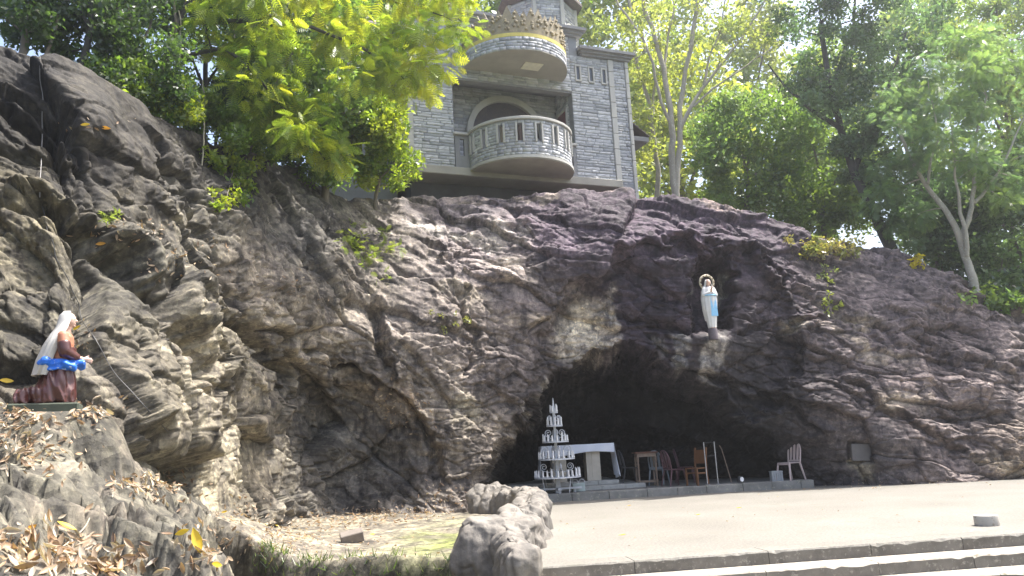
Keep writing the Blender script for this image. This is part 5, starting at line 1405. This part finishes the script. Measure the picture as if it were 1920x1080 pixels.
# ---- left: low bushes closing the crest
for (px, Y, w, h, pal, lab) in ((215, 13.6, 50, 60, BG_ + DG, 'low green bush at the foot of the thin stems on the left crest'), (300, 14.6, 55, 75, BG_ + YG[:1], 'bright green bush on the left crest above the pale rock'), (385, 15.9, 60, 85, BG_, 'leafy green bush on the crest above the creeper'), (470, 17.6, 60, 90, BG_ + YG[1:2], 'light green bush on the crest right of the creeper'), (560, 19.0, 60, 90, BG_ + DG, 'green bush on the crest beneath the feathery branches')):
    sy = float(np.interp(px, SKY_X, SKY_Y))
    cl = clumps([(px - w, sy - h), (px + w, sy - h * .8), (px + w * 1.1, sy + 12), (px - w * .6, sy + 2)], Y - .3, Y + .8, 30, .18, .36)
    stems = [(rooted(W_((px, sy - 4, Y + .2), (px + 5, sy - h * .6, Y + .3))), .035, .015), (W_((px, sy - 10, Y + .2), (px - w * .6, sy - h * .7, Y + .2)), .02, .008)]
    make_tree('crest_bush', lab, stems, cl, 150, .105, pal, group='bushes on the left crest', cat='bush', shell=.45, twig_r=.01)
# ---- right: slender many-stemmed tree by the chapel
def fan(base, tops, r0, r1):
    return [(rooted(W_(base)) + W_(*t), r0 * (1 if i == 0 else .8), r1) for i, t in enumerate(tops)]
stems = fan((1268, 366, 27.0), [((1262, 260, 27.0), (1245, 130, 27.2), (1200, -40, 27.5)), ((1275, 250, 27.1), (1285, 130, 27.2), (1310, -50, 27.4))], .17, .07)
stems += [(W_((1262, 240, 27), (1225, 120, 26.8), (1160, 10, 26.6), (1130, -60, 26.5)), .07, .025), (W_((1276, 240, 27.1), (1330, 150, 27.2), (1400, 60, 27.4), (1450, -30, 27.6)), .08, .025),
          (W_((1300, 200, 27.1), (1390, 130, 27.4), (1470, 80, 27.8)), .045, .015), (W_((1248, 140, 27.2), (1260, 40, 27.3), (1262, -60, 27.4)), .06, .025), (W_((1320, 160, 27.2), (1350, 60, 27.6), (1360, -60, 28)), .05, .02)]
cl = clumps([(1110, -120), (1480, -120), (1480, 60), (1380, 120), (1330, 180), (1200, 150), (1130, 60)], 25.5, 29, 60, .3, .6)
make_tree('slender_tree', 'tall slender tree with many pale stems and sparse leaves beside the chapel', stems, cl, 60, .17, PG, bark=M_BARKP, shell=.5, twig_r=.02)
stems = fan((1232, 366, 29.5), [((1225, 250, 29.5), (1195, 120, 29.8), (1180, -60, 30))], .13, .05) + [(W_((1222, 230, 29.5), (1240, 110, 29.8), (1225, -20, 30)), .06, .02)]
cl = clumps([(1150, -120), (1260, -120), (1270, 80), (1220, 330), (1190, 320), (1180, 150)], 28.5, 31, 34, .35, .7)
make_tree('slender_tree', 'thin pale-stemmed tree just behind the porch roof of the chapel', stems, cl, 90, .18, PG + YG[:1], bark=M_BARKP, shell=.5)
# ---- right: dark crown over the middle, leaning ivy-clad trunk
stems = [(rooted(W_((1672, 468, 25.6), (1640, 400, 25.7), (1600, 320, 25.8), (1560, 190, 26), (1540, 40, 26.2))), .24, .08), (W_((1600, 320, 25.8), (1660, 200, 26), (1700, 60, 26.4)), .12, .03), (W_((1575, 240, 25.9), (1480, 170, 25.8), (1440, 120, 25.6)), .09, .02), (W_((1560, 190, 26), (1600, 60, 26.4), (1620, -60, 26.6)), .09, .03)]
cl = np.concatenate([clumps([(1420, -80), (1780, -80), (1760, 130), (1700, 230), (1600, 260), (1500, 190), (1430, 130)], 24.6, 27.4, 95, .4, .75), clumps([(1560, 250), (1650, 240), (1700, 430), (1640, 440), (1590, 350)], 25.2, 26.2, 26, .25, .45)])
make_tree('leaning_tree', 'dark green tree with a thick leaning ivy-clad trunk behind the rock crest', stems, cl, 230, .15, TG + DG, bark=M_BARKD, shell=.42)
# ---- right: pale forked trunk
stems = [(rooted(W_((1824, 522, 23.9), (1800, 450, 24.0), (1770, 390, 24.1), (1710, 300, 24.2), (1685, 230, 24.3))), .16, .04), (W_((1800, 450, 24.0), (1822, 390, 24.0), (1830, 300, 24.2), (1850, 180, 24.4)), .10, .03),
         (W_((1812, 480, 23.9), (1800, 400, 23.8), (1790, 330, 23.7), (1780, 200, 23.6)), .08, .02), (W_((1826, 380, 24.0), (1880, 310, 24.0), (1920, 220, 24)), .06, .02), (W_((1740, 345, 24.1), (1760, 260, 24.1), (1740, 150, 24.2)), .05, .015)]
cl = np.concatenate([clumps([(1640, 200), (1720, 80), (1850, 40), (1960, 80), (1980, 330), (1880, 380), (1790, 330), (1690, 330)], 23.0, 26.0, 95, .35, .65), clumps([(1600, 300), (1700, 300), (1760, 430), (1700, 470), (1620, 420)], 24.2, 26, 18, .3, .5)])
make_tree('pale_trunk_tree', 'tree with pale forked trunk growing from the right shoulder of the rock', stems, cl, 46, .27, MG + TG, kind='frond', bark=M_BARKP, droop=.4)
# ---- right: leafy trees behind the crest
for (poly, Y0, Y1, n, base, pal, lab) in (
    ([(1310, 220), (1400, 170), (1490, 210), (1500, 400), (1420, 400), (1320, 370)], 28, 31, 60, (1400, 400, 29.5), BG_ + MG, 'fresh green bushy tree behind the rock crest next to the slender stems'),
    ([(1450, 230), (1560, 190), (1640, 260), (1620, 440), (1540, 450), (1480, 420)], 28.5, 31.5, 55, (1545, 450, 30), MG + BG_, 'green bushy tree behind the crest, left of the leaning trunk'),
    ([(1820, 300), (1960, 260), (2050, 400), (2000, 620), (1880, 600), (1800, 500)], 25, 28, 84, (1920, 560, 26.5), DG + MG, 'dark green dense tree at the lower right end of the rock'),
    ([(1690, 330), (1800, 330), (1860, 470), (1780, 520), (1680, 470)], 26.5, 29, 46, (1760, 500, 27.5), DG + TG, 'dark green undergrowth tree behind the pale forked trunk'),
    ([(1700, -120), (2050, -120), (2050, 250), (1880, 300), (1760, 160)], 28, 32, 85, (1900, 540, 30), MG + PG, 'tall light green tree rising behind the pale trunk tree')):
    b0 = W_(base)[0]; top = cl = clumps(poly, Y0, Y1, n, .5, .95); cz = cl[:, 2].mean()
    mid = Vector((float(cl[:, 0].mean()), float(cl[:, 1].mean()), float(cz)))
    stems = [(rooted([b0, b0.lerp(mid, .5), mid]), .16, .05)] + [([b0.lerp(mid, .5), Vector(cl[k, :3])], .07, .02) for k in (0, 7, 14)]
    make_tree('crest_backdrop_tree', lab, stems, cl, 260, .19, pal, group='trees behind the rock', shell=.42)
# ---- far trees behind everything
far = [((1130, 60, 1400, 450), 37, PG + YG[:1]), ((1080, -200, 1330, 330), 42, PG), ((1290, -200, 1480, 360), 46, PG), ((1440, 60, 1650, 430), 44, BG_ + PG), ((1600, -100, 1820, 460), 45, MG + PG), ((1780, -150, 2050, 520), 43, MG), ((880, -200, 1120, 150), 40, PG + BG_), ((640, -220, 900, 200), 36, BG_ + PG), ((380, -240, 680, 160), 33, BG_), ((100, -260, 420, 60), 30, BG_ + DG), ((-250, -260, 150, 0), 27, DG + BG_), ((1950, -100, 2300, 560), 40, MG)]
farlab = ['yellow green tree filling the gap behind the slender pale stems', 'pale tall tree far behind the porch of the chapel', 'pale yellow green tree far behind the slender stems', 'light green tree far behind the bushy crest trees', 'green tree far behind the leaning trunk', 'tall green tree far behind the pale forked trunk', 'pale tree far behind the chapel tower', 'light green tree far behind the left corner of the chapel', 'green tree far behind the feathery foliage', 'tree far behind the left crest thicket', 'dark tree far behind the far left crest', 'green tree far beyond the right end of the rock']
for (x0, y0, x1, y1), Y, pal in far:
    poly = [(x0 + (x1 - x0) * (.5 + .5 * math.cos(t) * random.uniform(.85, 1.05)), y0 + (y1 - y0) * (.5 + .5 * math.sin(t) * random.uniform(.85, 1.05))) for t in [2 * math.pi * k / 12 for k in range(12)]]
    cl = clumps(poly, Y - 2, Y + 3, 70, .8, 1.5)
    b0 = Vector(at((x0 + x1) / 2, y1, Y)); mid = Vector(cl[:, :3].mean(0)); b0 = Vector((mid.x, mid.y, -.5 if b0.z < 6 else b0.z - 3))
    stems = [([b0, b0.lerp(mid, .6), mid], .28, .08)] + [([b0.lerp(mid, .6), Vector(cl[k, :3])], .1, .03) for k in (0, 9, 18, 27)]
    i = far.index(((x0, y0, x1, y1), Y, pal))
    make_tree('background_tree', farlab[i], stems, cl, 130, .36, pal, group='trees far behind', shell=.5)
# ---- small plants on the rock
def tuft(name, px, py, rpx, n, size, pal, label, kind='broad', cat='plant', per=40, rr=.16, out=.12, group=None):
    q = np.stack([rng.normal(px, rpx[0], n), rng.normal(py, rpx[1], n)], -1); cl = []
    for a, b_ in q:
        h_ = hit(a, b_); k_ = 0
        while h_ is None and k_ < 12: k_ += 1; h_ = hit(a, b_ + 8 * k_)       # step down from the sky to the crest
        if h_: p_ = h_[0] + h_[1] * rng.uniform(.02, out * 2); cl.append((*p_, rng.uniform(.6, 1.3) * rr))
    cl = np.array(cl); b0 = hit(px, py); b0 = b0[0] if b0 else Vector(cl[0, :3])
    stems = [([b0 - Vector((0, -.1, .05)), b0 + Vector((0, -.08, .15)), Vector(cl[0, :3])], .018, .008)]
    return make_tree(name, label, stems, cl, per, size, pal, kind=kind, cat=cat, twig_r=.006, shell=.5, group=group)
tuft('creeper', 440, 330, (28, 36), 34, .11, BG_ + YG[:1], 'bright green creeper hanging down the upper left rock face', per=46)
tuft('fern_shrub', 690, 478, (22, 30), 26, .16, [(.20, .28, .05), (.26, .32, .06)], 'light green ferny shrub clinging to the middle of the rock', kind='frond', per=12, rr=.22)
tuft('weed', 1557, 570, (7, 12), 8, .10, [(.28, .34, .06)], 'small yellow green weed growing on the right rock', per=16, rr=.10)
tuft('weed', 1550, 515, (8, 8), 6, .10, [(.2, .25, .08)], 'pale tuft of weed high on the right rock below the crest', per=14, rr=.10)
tuft('yellow_plant', 1712, 494, (10, 4), 7, .16, [(.55, .48, .03)], 'yellow leafed plant on the right rock crest', per=12, rr=.14)
tuft('dry_shrub', 1540, 462, (32, 10), 22, .13, [(.30, .30, .08), (.34, .30, .12), (.2, .25, .06)], 'dry yellow green shrub on the rock crest', cat='shrub', per=40, rr=.25)
tuft('weed', 1885, 520, (30, 22), 22, .16, MG + BG_, 'green shrub at the lower right end of the rock crest', cat='shrub', per=44, rr=.3)
tuft('weed', 840, 604, (22, 8), 9, .08, [(.22, .24, .08)], 'thin green weed on the ledge left of the pale patch', per=14, rr=.10)
tuft('weed', 208, 415, (6, 10), 5, .12, [(.18, .24, .06)], 'small green sprout above the dry leaves on the left ledge', per=12, rr=.1, kind='slim')
# ---- hanging vines
M_VINE = plain('vine', (.36, .33, .25), .8)
for pts, lab in (([(208, -30, 14.6), (222, 60, 14.5), (238, 150, 14.4), (262, 236, 14.2)], 'pale vine hanging from the left thicket onto the rock'), ([(335, 20, 15.3), (336, 110, 15.2), (334, 190, 15.1)], 'straight thin vine hanging under the feathery tree'), ([(380, 150, 15.6), (383, 240, 15.4), (378, 320, 15.2)], 'thin vine hanging past the crest above the creeper')):
    b = MB(); q = W_(*pts); P2 = []
    for i in range(len(q) - 1): P2 += bend(q[i], q[i + 1], 6, .04)[:-1]
    P2.append(q[-1]); b.tube(P2, .014, 6); o = b.build('hanging_vine', M_VINE, smooth=True); tag(o, lab, 'vine', 'hanging vines')

# ---- grass on the edge of the earth bank
bx_ = rng.uniform(-3.9, -.7, 2600); by_ = np.interp(bx_, [-4.2, -3, -1, .5], [12.0, 11.6, 11.0, 10.4]) + rng.normal(0, .16, 2600)
keep = np.abs(fbm(np.stack([bx_ * 1.5, by_, by_ * 0], -1), 2, 71)) * 2 > rng.uniform(0, 1, 2600) * .9
bx_, by_ = bx_[keep], by_[keep]; bz_ = np.array([ground_z(a, b_) for a, b_ in zip(bx_, by_)])
n = len(bx_); d_ = rng.normal(size=(n, 3)) * .45; d_[:, 2] = 1; cg = np.array(BG_ + DG + [(.25, .22, .10)])[rng.integers(0, 7, n)] * rng.uniform(.6, 1.1, (n, 1))
V_, F_, C_ = leaves(np.stack([bx_, by_, bz_ - .01], -1), rng.uniform(.05, .16, n), cg, tv=np.array([(-.05, 0, 0), (.05, 0, 0), (.015, 1, .12), (-.015, 1, .12)]), tf=np.array([(0, 1, 2, 3)]), dirs=d_)
gr = link('grass', mesh_np('grass', V_, F_, M_LEAF, False, C_)); tag(gr, kind='stuff')
# ================================================================== FALLEN LEAVES
bpy.context.view_layer.update()
M_DRY = leaf_mat('dry_leaf', .04, .25, .5)
def dry_template():
    vs_ = []
    for j, (y, w) in enumerate(((0, .015), (.22, .12), (.5, .17), (.78, .115), (1, .01))):
        for i, s_ in enumerate((-1, 0, 1)): vs_.append((s_ * w, y - .5, .10 * abs(s_) * (w / .17) + .16 * (y - .5) ** 2 * 2))
    fs_ = [(j * 3 + i, j * 3 + i + 1, j * 3 + i + 4, j * 3 + i + 3) for j in range(4) for i in range(2)]
    return np.array(vs_), np.array(fs_)
DR_V, DR_F = dry_template()
BRN = np.array([(.42, .31, .21), (.34, .24, .15), (.46, .38, .28), (.24, .16, .10), (.50, .42, .33), (.38, .25, .15)])
LIT = [ # px, py, sx, sy, count, size
 (90, 1035, 80, 26, 220, .115), (230, 1062, 90, 14, 130, .11), (395, 1020, 38, 24, 120, .11), (50, 845, 45, 26, 200, .10), (30, 778, 30, 16, 130, .10), (178, 772, 26, 14, 120, .10), (150, 640, 22, 18, 45, .10),
 (295, 912, 40, 18, 240, .10), (245, 440, 46, 16, 120, .11), (380, 480, 46, 22, 90, .10), (530, 545, 40, 20, 60, .10), (540, 1005, 40, 16, 200, .10), (690, 972, 60, 9, 260, .11), (600, 985, 50, 12, 160, .10), (770, 965, 50, 9, 150, .11), (840, 930, 30, 14, 120, .11),
 (755, 755, 30, 20, 110, .11), (780, 780, 26, 14, 60, .11), (470, 960, 26, 14, 80, .10), (650, 1020, 90, 16, 90, .08), (310, 510, 30, 12, 40, .10), (170, 240, 40, 10, 20, .1),
 (1720, 905, 110, 4, 130, .06), (1580, 915, 40, 3, 50, .06), (1400, 960, 260, 22, 70, .05), (1100, 985, 90, 25, 40, .05)]
pos, nor, siz, colr, cid = [], [], [], [], []
for px, py, sx, sy, n, s_ in LIT:
    for k in range(n):
        h_ = hit(px + rng.normal() * sx, py + rng.normal() * sy)
        if not h_ or (h_[1].z < .2 and rng.random() < .7): continue
        pos.append(h_[0] + h_[1] * .012 + Vector((0, 0, rng.uniform(0, .035)))); nor.append(h_[1]); siz.append(s_ * .82 * rng.uniform(.35, 1.3)); cid.append(LIT.index((px, py, sx, sy, n, s_))); colr.append(BRN[rng.integers(0, len(BRN))] * rng.uniform(.75, 1.2))
pos = np.array([tuple(p_) for p_ in pos]); nor = np.array([tuple(p_) for p_ in nor]); siz = np.array(siz); colr = np.array(colr)
zz_ = nor + rng.normal(size=nor.shape) * .28; zz_ /= np.linalg.norm(zz_, axis=1, keepdims=True)
yy_ = rng.normal(size=nor.shape); yy_ -= (yy_ * zz_).sum(1, keepdims=True) * zz_; yy_ /= np.linalg.norm(yy_, axis=1, keepdims=True); xx_ = np.cross(yy_, zz_)
curl = rng.uniform(.4, 2.6, (len(pos), 1))
app = siz / np.linalg.norm(pos - np.array([0, 0, EYE]), axis=1)
order = np.argsort(-app); single = order[:110]; rest = order[110:]
tv = np.repeat(DR_V[None], len(pos), 0); tv[:, :, 2] *= curl
V_ = pos[:, None] + siz[:, None, None] * (tv[:, :, 0:1] * xx_[:, None] + tv[:, :, 1:2] * yy_[:, None] + tv[:, :, 2:3] * zz_[:, None])
F_ = (DR_F[None] + (np.arange(len(rest)) * len(DR_V))[:, None, None]).reshape(-1, 4)
lit = link('leaf_litter', mesh_np('leaf_litter', V_[rest].reshape(-1, 3), F_, M_DRY, True, np.repeat(colr[rest], len(DR_V), 0))); tag(lit, kind='stuff')
dm = [mesh_np('fallen_leaf', DR_V * np.array([1, 1, k]), DR_F, M_DRY, True, np.repeat(BRN[i][None], len(DR_V), 0)) for i, k in enumerate((.6, 1.2, 1.8, 2.4, .9, 1.5))]
LAB = {0: 'curled dry brown leaf in the big pile on the nearest slab', 1: 'dry brown leaf scattered on the slab between the two leaf piles', 2: 'dry brown leaf in the pile around the large yellow leaf', 3: 'dry brown leaf on the slope below the plinth of the kneeling statue', 4: 'dry brown leaf behind the feet of the kneeling statue', 5: 'dry brown leaf beside the plinth in front of the kneeling statue', 6: 'dry brown leaf caught near the hands of the kneeling statue', 7: 'dry brown leaf in the notch at the foot of the tan rock'}
for i in single:
    o = link('fallen_leaf', dm[i % 6]); M_ = Matrix(((xx_[i][0], yy_[i][0], zz_[i][0], pos[i][0]), (xx_[i][1], yy_[i][1], zz_[i][1], pos[i][1]), (xx_[i][2], yy_[i][2], zz_[i][2], pos[i][2]), (0, 0, 0, 1)))
    o.matrix_world = M_ @ Matrix.Scale(float(siz[i]), 4); tag(o, LAB.get(cid[i], 'curled dry brown leaf lying on the left rock slope'), 'leaf', 'dry brown leaves on the near slabs')
# yellow and orange leaves that stand out
ym = mesh_np('fallen_leaf', DR_V * np.array([1.1, 1, .8]), DR_F, M_DRY, True, np.repeat(np.array([(.62, .43, .03)]), len(DR_V), 0))
om = mesh_np('fallen_leaf', DR_V * np.array([1.1, 1, 1.2]), DR_F, M_DRY, True, np.repeat(np.array([(.60, .30, .04)]), len(DR_V), 0))
YL = [(366, 1036, .17, ym, 1.9, 'large upright yellow leaf standing among brown leaves on the slab', 1.0), (345, 1010, .10, ym, .4, 'small yellow leaf touching the large upright yellow one', .8), (400, 1068, .11, ym, .2, 'yellow leaf below the large upright yellow one', .3),
      (120, 1000, .14, ym, .3, 'yellow leaf crumpled on the brown leaf pile of the near slab', .3), (518, 990, .10, ym, .0, 'yellow leaf on the sunlit earth beside the leaf heap', .3), (698, 1008, .10, ym, .2, 'yellow leaf standing by the concrete block', .6), (422, 965, .10, ym, .1, 'yellow leaf at the foot of the pale tan rock', .5),
      (888, 898, .12, ym, .1, 'bright yellow leaf on the farthest boulder of the parapet', .3), (1167, 1010, .13, om, .3, 'orange leaf lying on the plaza closest to the steps', .2), (1386, 957, .12, om, .1, 'orange leaf lying in the middle of the plaza', .1), (1310, 970, .12, om, .9, 'dull orange leaf lying flat on the plaza beside the orange one', .1), (1180, 952, .10, om, .5, 'small brown orange leaf on the plaza near the cave platform', .1),
      (160, 238, .13, ym, .1, 'yellow leaf caught high on the dark upper left rock', .4), (196, 242, .15, om, 1.2, 'orange leaf caught beside the yellow one on the upper left rock', .4), (190, 462, .14, om, .3, 'orange leaf at the edge of the leaf heap on the left ledge', .3), (146, 622, .12, ym, .9, 'yellow leaf beside the face of the kneeling statue', .6), (8, 722, .16, ym, .6, 'yellow leaf behind the feet of the kneeling statue', .5), (60, 1000, .12, om, .2, 'orange leaf on the rim of the near slab', .3)]
for px, py, s_, m_, a, lab, tilt in YL:
    h_ = hit(px, py, None if px != 888 else [o_ for o_ in par.children])
    if not h_: continue
    z = (h_[1] + Vector((0, -tilt * 1.2, 0))).normalized(); y = Vector((math.cos(a), math.sin(a) * .5, .3 * tilt)); y = (y - z * y.dot(z)).normalized(); x = y.cross(z)
    p_ = h_[0] + h_[1] * .02 + Vector((0, 0, .02 + s_ * .25 * tilt))
    o = link('fallen_leaf', m_); o.matrix_world = Matrix(((x.x, y.x, z.x, p_.x), (x.y, y.y, z.y, p_.y), (x.z, y.z, z.z, p_.z), (0, 0, 0, 1))) @ Matrix.Scale(s_, 4); tag(o, lab, 'leaf', 'bright fallen leaves')
# twigs
for pts, lab in (([(110, 1035), (150, 1000), (172, 965)], 'thin bare twig lying on the brown leaves of the near slab'), ([(430, 978), (470, 975), (500, 968)], 'dry twig at the foot of the tan rock')):
    surf_line(pts, .005, 'twig', M_VINE, lab, 'twig', .02, 5)
# ================================================================== HAZE
hz = MB(); hz.box(-310, -310, -1.6, 310, 310, 46); haze = hz.build('haze', None); tag(haze, kind='stuff')
m = bpy.data.materials.new('haze'); m.use_nodes = True; nt = m.node_tree; nt.nodes.clear()
out = nt.nodes.new('ShaderNodeOutputMaterial'); pv = nt.nodes.new('ShaderNodeVolumePrincipled')
pv.inputs['Color'].default_value = (.93, .96, 1.0, 1); pv.inputs['Density'].default_value = .0019; pv.inputs['Anisotropy'].default_value = .75
nt.links.new(pv.outputs[0], out.inputs['Volume']); haze.data.materials.append(m)
